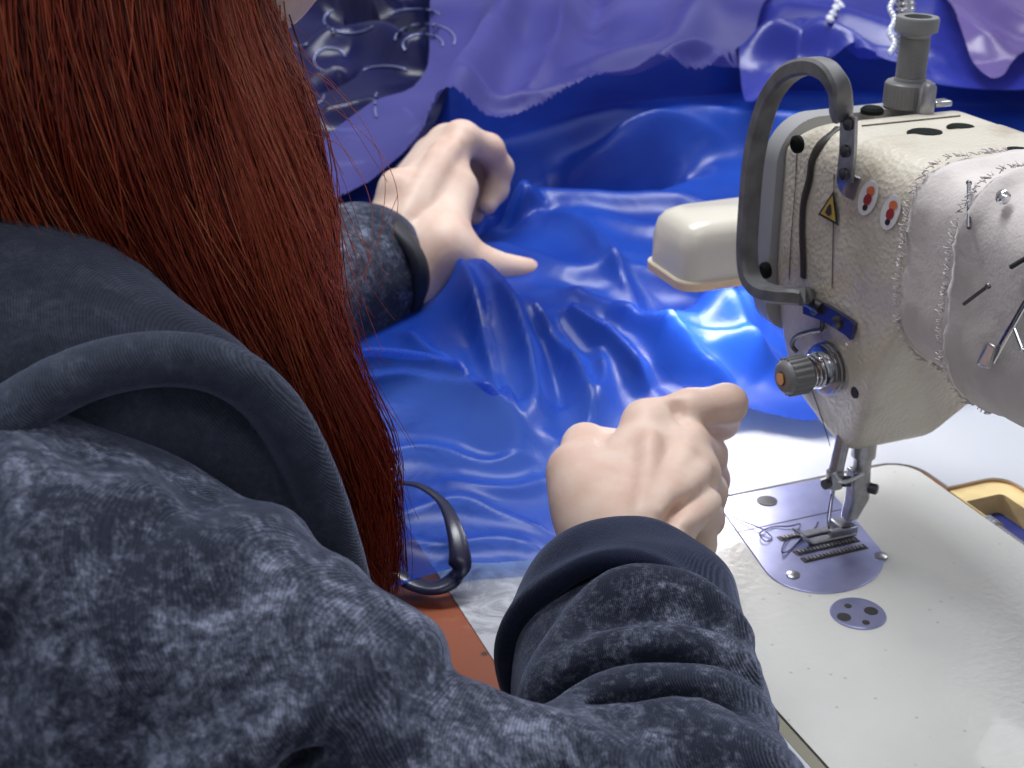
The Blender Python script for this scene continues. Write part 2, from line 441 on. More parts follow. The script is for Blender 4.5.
def organza(name, deep, pale, face_alpha, edge_alpha, attr=None, rough=0.3, sheen=0.4, spec=0.6):
    """sheer shiny cloth: thin where it is looked through squarely, dense where it is seen edge-on or lies in several layers"""
    m, nt, b = new_mat(name); out = nt.nodes['Material Output']
    b.inputs['Roughness'].default_value = rough; b.inputs['Specular IOR Level'].default_value = spec
    b.inputs['Anisotropic'].default_value = 0.6
    b.inputs['Sheen Weight'].default_value = sheen; b.inputs['Sheen Roughness'].default_value = 0.3; b.inputs['Sheen Tint'].default_value = (*[min(1, q*1.6+0.15) for q in pale], 1)
    tc = N(nt, 'TexCoord')
    n = N(nt, 'TexNoise', i_Scale=7.0, i_Detail=4.0); nt.links.new(tc.outputs['Object'], n.inputs[0])
    c = ramp(nt, n.outputs[0], [(0.35, deep), (0.65, pale)]); nt.links.new(c, b.inputs['Base Color'])
    mp = N(nt, 'Mapping'); mp.inputs['Scale'].default_value = (1, 0.25, 1); mp.inputs['Rotation'].default_value = (0, 0, 0.6); nt.links.new(tc.outputs['Object'], mp.inputs[0])
    n2 = N(nt, 'TexNoise', i_Scale=60.0, i_Detail=3.0); nt.links.new(mp.outputs[0], n2.inputs[0])
    nb = bump(nt, b, n2.outputs[0], 0.25, 0.002)
    lw = N(nt, 'LayerWeight', i_Blend=0.35)
    mr = N(nt, 'MapRange', i_3=face_alpha, i_4=edge_alpha); nt.links.new(lw.outputs['Facing'], mr.inputs[0])
    fac = mr.outputs[0]
    if attr:
        at = N(nt, 'Attribute', attribute_name=attr)
        mx = N(nt, 'Math', operation='MAXIMUM'); nt.links.new(at.outputs['Fac'], mx.inputs[0]); nt.links.new(fac, mx.inputs[1]); fac = mx.outputs[0]
    tr = N(nt, 'BsdfTransparent'); tr.inputs[0].default_value = (0.40+pale[0]*0.6, 0.52+pale[1]*0.6, 0.98, 1)
    tl = N(nt, 'BsdfTranslucent'); nt.links.new(c, tl.inputs[0]); nt.links.new(nb, tl.inputs[1])
    m1 = N(nt, 'MixShader', i_Fac=0.20); nt.links.new(b.outputs[0], m1.inputs[1]); nt.links.new(tl.outputs[0], m1.inputs[2])
    m2 = N(nt, 'MixShader'); nt.links.new(fac, m2.inputs[0]); nt.links.new(tr.outputs[0], m2.inputs[1]); nt.links.new(m1.outputs[0], m2.inputs[2])
    nt.links.new(m2.outputs[0], out.inputs[0]); return m
M['blue'] = organza('blue_organza', (0.005, 0.034, 0.31), (0.017, 0.092, 0.55), 0.34, 1.0, 'layers', rough=0.33, spec=0.45)
M['violet'] = organza('violet_organza', (0.045, 0.043, 0.22), (0.08, 0.077, 0.30), 0.60, 1.0, 'layers', rough=0.48, spec=0.3)
M['mauve'] = organza('mauve_organza', (0.10, 0.065, 0.24), (0.16, 0.11, 0.34), 0.75, 1.0, 'layers')
M['navy'] = organza('navy_lace', (0.004, 0.004, 0.025), (0.014, 0.015, 0.085), 1.0, 1.0, spec=0.3, sheen=0.05)
M['satin'] = simple('navy_satin', (0.010, 0.012, 0.04), 0.28)
def cotton():
    m, nt, b = new_mat('grey_cotton'); b.inputs['Roughness'].default_value = 0.9; b.inputs['Sheen Weight'].default_value = 0.25
    tc = N(nt, 'TexCoord'); n = N(nt, 'TexNoise', i_Scale=35.0, i_Detail=6.0); nt.links.new(tc.outputs['Object'], n.inputs[0])
    c = ramp(nt, n.outputs[0], [(0.3, (0.50, 0.455, 0.44)), (0.7, (0.62, 0.57, 0.55))]); nt.links.new(c, b.inputs['Base Color'])
    n2 = N(nt, 'TexNoise', i_Scale=700.0, i_Detail=3.0); nt.links.new(tc.outputs['Object'], n2.inputs[0])
    n3 = N(nt, 'TexNoise', i_Scale=90.0, i_Detail=4.0); nt.links.new(tc.outputs['Object'], n3.inputs[0])
    nb = bump(nt, b, n2.outputs[0], 0.35, 0.0006); bump(nt, b, n3.outputs[0], 0.4, 0.002, nb); return m
M['cotton'] = cotton()
M['thread'] = simple('dark_blue_thread', (0.03, 0.035, 0.09), 0.7)
M['white_thread'] = simple('pale_thread', (0.6, 0.6, 0.66), 0.6)
M['floor'] = simple('grey_floor', (0.16, 0.16, 0.17), 0.6, 0, 0.2, 6)
M['foil'] = simple('foil_tape', (0.55, 0.56, 0.58), 0.22, 1.0, 0, 40, 0.9, 90)
lm = bpy.data.materials.new('lamp_glow'); lm.use_nodes = True
lb = lm.node_tree.nodes['Principled BSDF']; lb.inputs['Emission Color'].default_value = (1, 0.97, 0.93, 1); lb.inputs['Emission Strength'].default_value = 6; M['glow'] = lm
# ================================================================ TABLE
fl = MB(); slab(fl, [(-2, -2), (2.5, -2), (2.5, 3), (-2, 3)], [], -0.02, 0.0)
prop(fl.build('floor', M['floor'], None, False), kind='structure')
BX0, BX1, BY0, BY1 = -0.098, 0.087, -0.42, 0.055
table = empty('sewing_table', (0.2, 0.4, 0.0), 'white sewing table with orange wooden front edge under the machine and cloth', 'table')
HOLE = rrect(BX0-0.0065, BY0-0.006, BX1+0.004, BY1+0.003, [0.02, 0.006, 0.006, 0.02])
NOTCH = rrect(0.088, -0.10, 0.128, 0.020, [0.012, 0.002, 0.002, 0.012])
cut = rrect(BX0-0.0065, BY0-0.006, BX1+0.004, BY1+0.003, [0.02, 0.006, 0.006, 0.006])
# the cut-out and the hinge pocket as one outline
outl = []
for q in HOLE:
    outl.append(q)
hole = [(BX1+0.004, -0.10), (0.116, -0.10)]+[(0.128-0.012+0.012*math.cos(a), -0.088+0.012*math.sin(a)) for a in np.linspace(-math.pi/2, 0, 6)] \
    + [(0.128-0.012+0.012*math.cos(a), 0.010+0.012*math.sin(a)) for a in np.linspace(0, math.pi/2, 6)]+[(BX1+0.004, 0.022)] \
    + [(BX1-0.016+0.02*math.cos(a), BY1-0.017+0.02*math.sin(a)) for a in np.linspace(0, math.pi/2, 8)] \
    + [(BX0-0.0065, BY1+0.003), (BX0-0.0065, BY0-0.006), (BX1+0.004, BY0-0.006)]
tb = MB(); slab(tb, [(-0.195, -0.55), (1.6, -0.55), (1.6, 2.6), (-0.195, 2.6)], [hole[::-1]], Z-0.0012, Z)
tb.build('laminate_sheet', M['laminate'], table)
tb = MB(); slab(tb, [(-0.1948, -0.5498), (1.5998, -0.5498), (1.5998, 2.5998), (-0.1948, 2.5998)], [[(q[0], q[1]) for q in hole[::-1]]], Z-0.035, Z-0.0012)
tb.build('board_core', M['raw_wood'], table)
# rounded orange front edge
lip = MB(); sec = [(-0.195, Z-0.0006), (-0.206, Z-0.0012), (-0.226, Z-0.006), (-0.243, Z-0.014), (-0.254, Z-0.026), (-0.256, Z-0.038), (-0.195, Z-0.038)]
ys = np.linspace(-0.55, 2.6, 60); n = len(sec)
lip.add([(x, y, z) for y in ys for (x, z) in sec], [(j*n+i, j*n+(i+1) % n, (j+1)*n+(i+1) % n, (j+1)*n+i) for j in range(len(ys)-1) for i in range(n)]+[tuple(range(n)), tuple((len(ys)-1)*n+i for i in range(n))[::-1]])
lip.build('front_edge', M['orange_wood'], table)
for (x, y) in ((-0.12, -0.48), (-0.12, 2.5), (1.5, -0.48), (1.5, 2.5)):
    b = MB(); box(b, (x, y, (Z-0.036)/2), (0.05, 0.05, Z-0.036)); b.build('leg', M['face_grey'], table, False, 0.004)
# pale raw rim of the hinge pocket and its blue floor
pk = MB()
inner = rrect(0.0925, -0.098, 0.1165, 0.0085, [0.003, 0.001, 0.001, 0.003], 3)
outer = [(0.0918, -0.0995)]+hole[1:14]+[(0.0918, 0.0215)]
slab(pk, outer, [inner[::-1]], Z-0.03, Z-0.0025); pk.build('pocket_rim', M['pale_wood'], table)
pk = MB(); slab(pk, [(q[0], q[1]) for q in inner], [], Z-0.034, Z-0.014); pk.build('pocket_floor', M['pocket'], table)
ft = MB()
gx = np.linspace(-0.192, -0.150, 12); gy = np.linspace(-0.135, -0.052, 24)
ft.add([(x, y, Z+0.0004+0.0008*abs(math.sin(y*420+x*160))) for x in gx for y in gy], [(i*24+j, (i+1)*24+j, (i+1)*24+j+1, i*24+j+1) for i in range(11) for j in range(23)])
ft.build('foil_strip', M['foil'], table)['label'] = 'crinkled silver foil strip'

# ================================================================ SEWING MACHINE
sm = empty('sewing_machine', (0.0, -0.18, Z-0.04), 'cream industrial sewing machine with grey guard loop and tension knob, set into the white table', 'sewing machine')
bed = MB(); slab(bed, rrect(BX0, BY0, BX1, BY1, [0.016, 0.003, 0.003, 0.016]), [], Z-0.04, Z+0.0004)
bed.build('bed', M['bed'], sm, True, 0.0016)
gk = MB(); slab(gk, rrect(BX0-0.0062, BY0, BX0-0.0008, BY1, 0.001), [], Z-0.02, Z-0.0002); gk.build('gasket', M['gasket'], sm, True, 0.001)
# needle plate: straight to the left end of the bed, round towards the pillar
pc, ph = -0.002, 0.0325
po = [(pc-ph, BY1-0.0005), (pc-ph, -0.012)]+[(pc+ph*math.cos(a), -0.016+0.030*math.sin(a)) for a in np.linspace(math.pi*1.03, math.pi*1.97, 22)]+[(pc+ph, -0.012), (pc+ph, BY1-0.0005)]
po = po[::-1]
po = [(x-0.17*(0.055-y), y) for (x, y) in po]
np_ = MB(); slab(np_, po[::-1], [], Z-0.001, Z+0.0011); npo = np_.build('needle_plate', M['plate'], sm, True, 0.0004)
s_ = MB(); box(s_, (pc-0.006, 0.0205, Z+0.0012), (2*ph, 0.0005, 0.0002)); s_.build('slide_seam', M['seam'], npo, False)
for (x, y) in ((-0.0265, 0.0005), (0.017, -0.0145)): pass
def screw(name, c, ax, r, mat, parent, slot=True, dome=0.3):
    b = MB(); lathe(b, c, ax, [(0, r), (r*dome*0.5, r), (r*dome, r*0.75), (r*dome*1.05, 0.0001)], 18)
    o = b.build(name, mat, parent)
    return o
for q in ((793, 575), (881, 556)):
    p = P(*q, z=Z+0.0011); screw('plate_screw', p, (0, 0, 1), 0.0034, M['steel'], npo)
p = P(767, 501, z=Z+0.0012); b = MB(); lathe(b, p, (0, 0, 1), [(0, 0.0055), (0.0003, 0.0055), (0.0004, 0.005)], 22); b.build('finger_hole', M['black'], npo)
# feed dog rows under the foot
fd = MB()
for y in (-0.0155, -0.0085, 0.0065):
    for i in range(16): box(fd, (-0.0225+i*0.0021, y, Z+0.0016), (0.0013, 0.0026, 0.0012))
fd.build('feed_dog', M['steel'], npo, False)
fs_ = MB()
for y in (-0.0155, -0.0085, 0.0065): box(fs_, (-0.0065, y, Z+0.0012), (0.037, 0.0044, 0.0003))
fs_.build('feed_slot', M['slot'], npo, False)
# round cover with four holes
c = P(858, 613, z=Z+0.001); dk = MB(); lathe(dk, (c[0], c[1], Z), (0, 0, 1), [(0, 0.0128), (0.0010, 0.0128), (0.0015, 0.0122)], 40); dk = dk.build('round_cover', M['plate'], sm)
for (px, py, r) in ((844, 617, 0.0033), (871, 611, 0.0033), (848, 606, 0.0018), (866, 622.5, 0.0018)):
    q = P(px, py, z=Z+0.0015); b = MB(); lathe(b, (q[0], q[1], Z+0.0013), (0, 0, 1), [(0, r), (0.0004, r*0.97)], 20); b.build('cover_hole', M['black'], dk)
# hinge on the rear side
hg = MB(); cyl(hg, (0.0895, -0.012, Z-0.004), (0.0895, -0.085, Z-0.004), 0.0035); lathe(hg, (0.0895, -0.012, Z-0.004), (0, -1, 0), [(0, 0.0048), (0.008, 0.0048), (0.0085, 0.003)], 20)
hg.build('hinge', M['chrome'], sm)

# ---- head, arm and pillar: one casting
def planes(pl, k):
    pl = [(np.array(n_, float)/np.linalg.norm(n_), np.array(p_, float)) for n_, p_ in pl]
    def f(p):
        d = None
        for n_, q in pl:
            e = (p-q) @ n_
            if d is None: d = e; continue
            h = np.maximum(k-np.abs(d-e), 0)/k
            d = np.maximum(d, e)+h*h*k*0.25
        return d
    return f
def rbox(c, h, r):
    c = np.array(c, float); h = np.array(h, float)
    def f(p):
        q = np.abs(p-c)-h+r
        return np.linalg.norm(np.maximum(q, 0), axis=1)+np.minimum(q.max(1), 0)-r
    return f
ACX, ACZ, AHX, AHZ, AR, ART = 0.0345, Z+0.162, 0.0445, 0.0425, 0.036, 0.014
head = Field()
head.fn(planes([((0, 0, 1), (0, 0, Z+0.205)), ((-1, 0, 0), (-0.010, 0, 0)), ((1, 0, 0), (0.078, 0, 0)), ((0, 1, 0), (0, 0.056, 0)),
                ((-1, 0, -0.23), (-0.010, 0, Z+0.110)), ((0, 1, -0.17), (0, 0.056, Z+0.128)), ((0, 0.5, -1), (0, 0.013, Z+0.0495)), ((0, 0, -1), (0, 0, Z+0.0495)),
                ((0, -1, -0.53), (0, -0.006, Z+0.051)), ((1, 0, -0.62), (0.052, 0, Z+0.05)), ((0, -1, 0), (0, -0.075, 0)),
                ((-1, 0, 0.9), (-0.010, 0, Z+0.196)), ((0, 1, 1.2), (0, 0.056, Z+0.192))], 0.006), 0.008)
def arm(p):
    R_ = np.where(p[:, 2] > ACZ, ART, AR)
    q = np.stack([np.abs(p[:, 0]-ACX)-AHX+R_, np.abs(p[:, 2]-ACZ)-AHZ+R_], 1)
    d = np.linalg.norm(np.maximum(q, 0), axis=1)+np.minimum(q.max(1), 0)-R_
    return np.maximum(d, np.abs(p[:, 1]+0.20)-0.20)
head.fn(arm, 0.006)
head.fn(rbox((0.030, -0.345, Z+0.10), (0.055, 0.06, 0.10), 0.02), 0.02)
hv, hq = head.polys(0.0015, (-0.04, -0.43, Z-0.006), (0.10, 0.075, Z+0.225))
ho = bigmesh('machine_head', hv, hq, M['paint'], sm)
FX = -0.0105
def onfront(px, py, off=0.0006):
    q = head.trace(px, py, near=True)
    r = ray(px, py); r = r/np.linalg.norm(r); return q-r*off
def strip(name, pts, w, mat, parent, off=0.0005, n=6):
    path = smooth_path([onfront(*p, off=off) for p in pts], n); b = MB()
    tube(b, path, w/2, 6, up=(-1, 0, 0), sect=[(0.25*math.cos(a), math.sin(a)) for a in np.linspace(0, 2*math.pi, 8, False)])
    return b.build(name, mat, parent)
# grey face plate on the end of the head
def xz_plate(out, y0, y1):
    b = MB(); slab(b, out, [], y0, y1)
    b.v = [(q[0], q[2], q[1]) for q in b.v]; b.f = [tuple(reversed(q)) for q in b.f]; return b
fp = xz_plate(rrect(-0.0135, Z+0.093, 0.076, Z+0.2035, [0.022, 0.022, 0.018, 0.018], 10), 0.054, 0.066)
fp.build('face_plate', M['face_grey'], sm, True, 0.003, 3)
for q in ((799, 144), (767, 270)):
    p = P(*q, x=-0.014); b = MB(); lathe(b, p, (-1, -0.1, 0), [(0, 0.0042), (0.002, 0.0042), (0.0034, 0.0025)], 20); b.build('face_screw', M['rubber'], sm)
strip('take_up_slot', [(838, 127), (822, 142), (812, 160), (809, 180), (803, 205), (802, 235), (803, 262), (803, 278)], 0.0052, M['slot'], sm)
strip('panel_seam', [(835, 128), (834, 180), (833, 240), (832, 288)], 0.0008, M['seam'], sm)
strip('inner_seam', [(797, 148), (795, 190), (791, 240), (789, 280)], 0.0007, M['seam'], sm)
strip('lower_seam', [(810, 385), (819, 410), (827, 435), (830, 446)], 0.0010, M['seam'], sm)
# seam and plugs on the top
top = Z+0.2052
b = MB(); a0, a1 = P(862, 126, z=top), P(960, 116, z=top); tube(b, np.linspace(a0, a1, 6), 0.0005, 6); b.build('top_seam', M['seam'], sm)
for (px, py, r) in ((926.5, 134, 0.0088), (961, 128, 0.0066), (1018, 152, 0.0068)):
    p = P(px, py, z=top); b = MB(); lathe(b, p-np.array([0, 0, 0.001]), (0, 0, 1), [(0, r), (0.0014, r), (0.0020, r*0.88), (0.0023, r*0.5), (0.0024, 0.0002)], 26); b.build('rubber_plug', M['rubber'], sm)
p = P(901, 143.5, z=top); b = MB(); lathe(b, p-np.array([0, 0, 0.001]), (0, 0, 1), [(0, 0.0036), (0.0012, 0.0034)], 20); b.build('brass_plug', simple('olive_brass', (0.16, 0.14, 0.05), 0.4, 0.6), sm)
p = P(872, 111, z=top); b = MB(); lathe(b, p-np.array([0, 0, 0.001]), (0, 0, 1), [(0, 0.0056), (0.0018, 0.0056), (0.003, 0.0044), (0.003, 0.0002)], 22); b.build('top_screw', M['rubber'], sm)
# grey thread post
p = P(907, 104, z=top); ax = np.array([0.012, 0.0, 1.0])
b = MB(); prof = [(0, 0.0112), (0.0005, 0.0116), (0.0115, 0.0116), (0.0123, 0.0108), (0.0126, 0.0078), (0.0138, 0.0076)]
for i in range(22): prof += [(0.0142+i*0.00090, 0.00735), (0.01465+i*0.00090, 0.0070)]
prof += [(0.0345, 0.0072), (0.0357, 0.0080), (0.0366, 0.0102), (0.0425, 0.0104), (0.0434, 0.0098), (0.0434, 0.0066), (0.038, 0.0064), (0.038, 0.0002)]
lathe(b, p-np.array([0, 0, 0.001]), ax, prof, 40); post = b.build('thread_post', M['grey'], sm)
kn = MB(); axn = ax/np.linalg.norm(ax); t_, u_, w_, _ = frame_of(p, p+axn)
for i in range(44):
    a = 2*math.pi*i/44; e = u_*math.cos(a)+w_*math.sin(a); cyl(kn, p+axn*0.0006+e*0.0114, p+axn*0.0100+e*0.0114, 0.00055, n=6)
kn.build('knurling', M['grey'], post)
b = MB(); box(b, P(940, 103, z=top+0.001), (0.010, 0.007, 0.003)); b.build('steel_clip', M['chrome'], sm, True, 0.0008)
b = MB(); q = P(925, 112, z=top); lathe(b, q, (0, 0, 1), [(0, 0.0042), (0.012, 0.0042), (0.014, 0.003)], 16); b.build('steel_stud', M['steel'], sm)
# grey guard loop
gx = -0.026
gp = [P(841, 114, x=-0.014), P(841, 102, x=-0.020), P(838, 86, x=-0.026), P(826, 70, x=-0.028), P(808, 66, x=-0.028), P(788, 74, x=-0.028), P(771, 96, x=-0.028), P(760, 128, x=-0.028), P(753, 165, x=-0.028), P(749, 210, x=-0.028), P(747, 250, x=-0.028), P(750, 276, x=-0.028), P(761, 290, x=-0.028), P(780, 295, x=-0.026), P(801, 296, x=-0.020), P(806, 296, x=-0.012)]
b = MB(); sect = [(0.0042, -0.0022), (0.0042, 0.0022), (0.003, 0.0034), (-0.003, 0.0034), (-0.0042, 0.0022), (-0.0042, -0.0022), (-0.003, -0.0034), (0.003, -0.0034)]
tube(b, smooth_path(gp, 7), 1.12, sect=sect, up=(-1, 0, 0)); b.build('guard_loop', M['guard'], sm)
# chrome thread bracket with three screws
path = [P(849, 116, x=-0.0150), P(848, 150, x=-0.0150), P(846, 172, x=-0.0150), P(846, 183, x=-0.0145), P(857, 189, x=-0.0118)]
b = MB(); tube(b, smooth_path(path, 6), 1.0, sect=[(-0.0008, -0.0056), (0.0008, -0.0056), (0.0008, 0.0056), (-0.0008, 0.0056)], up=(-1, 0, 0)); br = b.build('thread_bracket', M['steel'], sm)
for q in ((849, 124), (846, 151), (845, 174)):
    b = MB(); o = P(*q, x=-0.0156); lathe(b, o, (-1, 0, 0), [(0, 0.0030), (0.0014, 0.0028), (0.0018, 0.001)], 16); b.build('bracket_eye', M['dark_steel'], br)
# lower guide
lg = MB(); lp = [onfront(805, 305, 0.003), onfront(826, 313, 0.003), onfront(846, 325, 0.003), onfront(854, 332, 0.003)]
tube(lg, smooth_path(lp, 5), 1.0, sect=[(-0.001, -0.0042), (0.0012, -0.0042), (0.0012, 0.0042), (-0.001, 0.0042)], up=(-1, 0, 0)); lgo = lg.build('thread_guide', M['blue_steel'], sm)
b = MB(); tube(b, smooth_path([onfront(800, 297, 0.003), onfront(812, 303, 0.006), onfront(822, 309, 0.005)], 5), 0.0030, 10); b.build('guide_stud', M['dark_steel'], lgo)
for q in ((816, 308), (839, 322)):
    b = MB(); o = onfront(*q, off=0.004); lathe(b, o, (-1, 0, 0), [(0, 0.0034), (0.0016, 0.0034), (0.0024, 0.002)], 16); b.build('guide_screw', M['dark_steel'], lgo)
b = MB(); tube(b, smooth_path([onfront(821, 312, 0.002), onfront(822, 328, 0.005), onfront(812, 331, 0.006), onfront(797, 336, 0.008), onfront(792, 345, 0.008), onfront(797, 352, 0.005)], 6), 0.0012, 8); b.build('check_spring', M['dark_steel'], sm)
# tension assembly
ta = onfront(833, 367, 0.0); tax = np.array([-1.0, -0.03, -0.03]); tax /= np.linalg.norm(tax)
b = MB(); lathe(b, ta-tax*0.004, tax, [(0, 0.0125), (0.004, 0.0130), (0.006, 0.0130), (0.0065, 0.0105), (0.0070, 0.0108), (0.0076, 0.0128), (0.0084, 0.0130), (0.0090, 0.0100), (0.0095, 0.0102), (0.0101, 0.0122), (0.0109, 0.0124), (0.0118, 0.0080)], 44)
ten = b.build('tension_disc', M['chrome'], sm)
b = MB(); sp = [ta+tax*(0.008+0.008*i/60)+(lambda a: (frame_of(ta, ta+tax)[1]*math.cos(a)+frame_of(ta, ta+tax)[2]*math.sin(a))*(0.0085-0.002*i/60))(i*0.42) for i in range(61)]
tube(b, sp, 0.0009, 7); b.build('tension_spring', M['chrome'], ten)
b = MB(); cyl(b, ta+tax*0.008, ta+tax*0.030, 0.0030); b.build('tension_post', M['brass'], ten)
b = MB(); lathe(b, ta+tax*0.0155, tax, [(0, 0.0052), (0.0005, 0.0090), (0.010, 0.0088), (0.0125, 0.0075), (0.0135, 0.006), (0.0135, 0.0034), (0.010, 0.0033)], 36)
kb = b.build('tension_knob', M['grey'], ten)
b = MB(); _, u_, w_, _ = frame_of(ta, ta+tax)
for i in range(20):
    a = 2*math.pi*i/20; e = u_*math.cos(a)+w_*math.sin(a); cyl(b, ta+tax*0.0165+e*0.0088, ta+tax*0.0262+e*0.0086, 0.0009, n=6)
b.build('knob_rib', M['grey'], kb)
b = MB(); lathe(b, onfront(855, 392.5, 0.0), (-1, 0, 0), [(0, 0.0030), (0.0005, 0.0028)], 14); b.build('oil_hole', M['black'], sm)
# warning triangle and two oval stickers
def decal(name, pts, mat, parent, off):
    vs = [onfront(*p, off=off) for p in pts]; return mesh(name, vs, [tuple(range(len(vs)))], mat, parent, False)
tri = [(834, 190), (818, 214.5), (838.5, 226)]
ws = decal('warning_sticker', tri, M['black'], sm, 0.0007)
tp = [onfront(*p, off=0.0007) for p in tri]; tn = np.cross(tp[1]-tp[0], tp[2]-tp[0]); tn /= np.linalg.norm(tn); tn = tn*(-1 if tn[0] > 0 else 1); tc_ = sum(tp)/3
yf = mesh('yellow_field', [tc_+(q-tc_)*0.74+tn*0.0003 for q in tp], [(0, 1, 2)], M['yellow'], ws, False)
bar_ = lambda u, v: tc_+(tp[0]-tc_)*u+(tp[2]-tp[1])*v+tn*0.0006
mesh('warning_mark', [bar_(0.30, -0.02), bar_(0.10, -0.10), bar_(-0.22, -0.16), bar_(-0.28, 0.02), bar_(-0.15, 0.14), bar_(0.05, 0.10), bar_(0.28, 0.05)], [tuple(range(7))], M['black'], ws, False)
for (ex, ey) in ((868, 197.5), (890.5, 212)):
    ca, sa = math.cos(-0.35), math.sin(-0.35)
    def E(u, v): return (ex+u*math.cos(0.30)-v*math.sin(0.30), ey+u*math.sin(0.30)+v*math.cos(0.30))
    st = decal('oval_sticker', [E(9.2*math.cos(a), 18.5*math.sin(a)) for a in np.linspace(0, 2*math.pi, 28, False)], M['sticker'], sm, 0.0010)
    decal('orange_patch', [E(4.2*math.cos(a)+0.5, 5*math.sin(a)-7) for a in np.linspace(0, 2*math.pi, 14, False)], M['orange'], st, 0.0013)
    decal('red_patch', [E(4*math.cos(a), 6*math.sin(a)+2.2) for a in np.linspace(0, 2*math.pi, 14, False)], M['red'], st, 0.0015)
    decal('black_patch', [E(2.6*math.cos(a), 3.4*math.sin(a)+10.5) for a in np.linspace(0, 2*math.pi, 12, False)], M['black'], st, 0.0013)
# lamp box on the far end of the head, open below
lp0 = P(700, 289, d=0.78); lp0 = lp0+np.array([-0.010, 0, 0]); lx0, ly0, lz0 = lp0
def lampbox(inset, z0, z1, r):
    return rrect(lx0+inset, ly0+inset, lx0+0.085-inset, ly0+0.052-inset, r, 6)
b = MB(); levels = [(0.0, 0.000), (0.0, 0.0035), (0.0012, 0.0036), (0.0015, 0.020), (0.003, 0.029), (0.006, 0.0335), (0.0105, 0.036)]
rings = [[(x, y, lz0+h) for (x, y) in lampbox(i_, 0, 0, 0.011)] for (i_, h) in levels]; n = len(rings[0])
b.add([q for r in rings for q in r], [(j*n+i, j*n+(i+1) % n, (j+1)*n+(i+1) % n, (j+1)*n+i) for j in range(len(rings)-1) for i in range(n)]+[tuple((len(rings)-1)*n+i for i in range(n))])
lamp = b.build('lamp_housing', M['cream'], sm); lamp['label'] = 'cream lamp box beside the face plate'
b = MB(); slab(b, lampbox(-0.0006, 0, 0, 0.0115), [lampbox(0.006, 0, 0, 0.008)[::-1]], lz0-0.0016, lz0+0.0030); b.build('lamp_rim', M['peach'], lamp)
b = MB(); slab(b, lampbox(0.006, 0, 0, 0.008), [], lz0+0.004, lz0+0.006); b.build('lamp_lens', M['glow'], lamp)
b = MB(); box(b, (lx0+0.075, (ly0+0.06)/2+0.002, lz0+0.018), (0.022, ly0-0.058+0.008, 0.018)); b.build('lamp_arm', M['cream'], lamp, True, 0.003)
la = bpy.data.lights.new('work_lamp', 'AREA'); la.shape = 'RECTANGLE'; la.size = 0.06; la.size_y = 0.035; la.energy = 0.20; la.color = (1.0, 0.97, 0.94)
lo = bpy.data.objects.new('work_lamp', la); COL.objects.link(lo); lo.location = (lx0+0.042, ly0+0.026, lz0-0.002)
lo.rotation_euler = (math.radians(-22), math.radians(-8), 0)
# needle bar, needle, presser bar and foot
b = MB(); cyl(b, (0.001, 0.001, Z+0.036), (0.006, 0.004, Z+0.056), 0.0036); lathe(b, (0, 0, Z+0.029), (0, 0, 1), [(0, 0.0030), (0.001, 0.0044), (0.009, 0.0044), (0.010, 0.0036)], 24); nb = b.build('needle_bar', M['steel'], sm)
b = MB(); lathe(b, (-0.0040, -0.001, Z+0.033), (-1, -0.3, 0), [(0, 0.0026), (0.003, 0.0026), (0.0035, 0.002)], 16); lathe(b, (0.0035, -0.002, Z+0.033), (1, -0.4, 0), [(0, 0.0028), (0.004, 0.0028), (0.0045, 0.002)], 16); b.build('needle_clamp', M['dark_steel'], nb)
b = MB(); lathe(b, (0, 0, Z+0.0028), (0, 0, 1), [(0, 0.0001), (0.003, 0.0005), (0.020, 0.0006), (0.0205, 0.001), (0.028, 0.001)], 12); b.build('needle', M['chrome'], nb)
b = MB(); tube(b, smooth_path([(-0.003, -0.003, Z+0.028), (-0.0045, -0.004, Z+0.016), (-0.001, -0.001, Z+0.006)], 6), 0.0003, 6); b.build('needle_thread', M['thread'], nb)
b = MB(); tube(b, smooth_path([(-0.004, -0.004, Z+0.040), (0.000, -0.0075, Z+0.036), (0.013, -0.005, Z+0.037)], 6), 0.0011, 8); b.build('bar_guide', M['chrome'], sm)
PX, PY = 0.0165, 0.001
b = MB(); cyl(b, (PX, PY, Z+0.022), (PX, PY, Z+0.075), 0.0046); cyl(b, (PX, PY, Z+0.0435), (PX, PY, Z+0.056), 0.0062); pb = b.build('presser_bar', M['steel'], sm)
b = MB(); lathe(b, (PX+0.0035, PY-0.003, Z+0.026), (0.8, -1, 0), [(0, 0.0028), (0.004, 0.0028), (0.0046, 0.002)], 16); b.build('foot_screw', M['dark_steel'], pb)
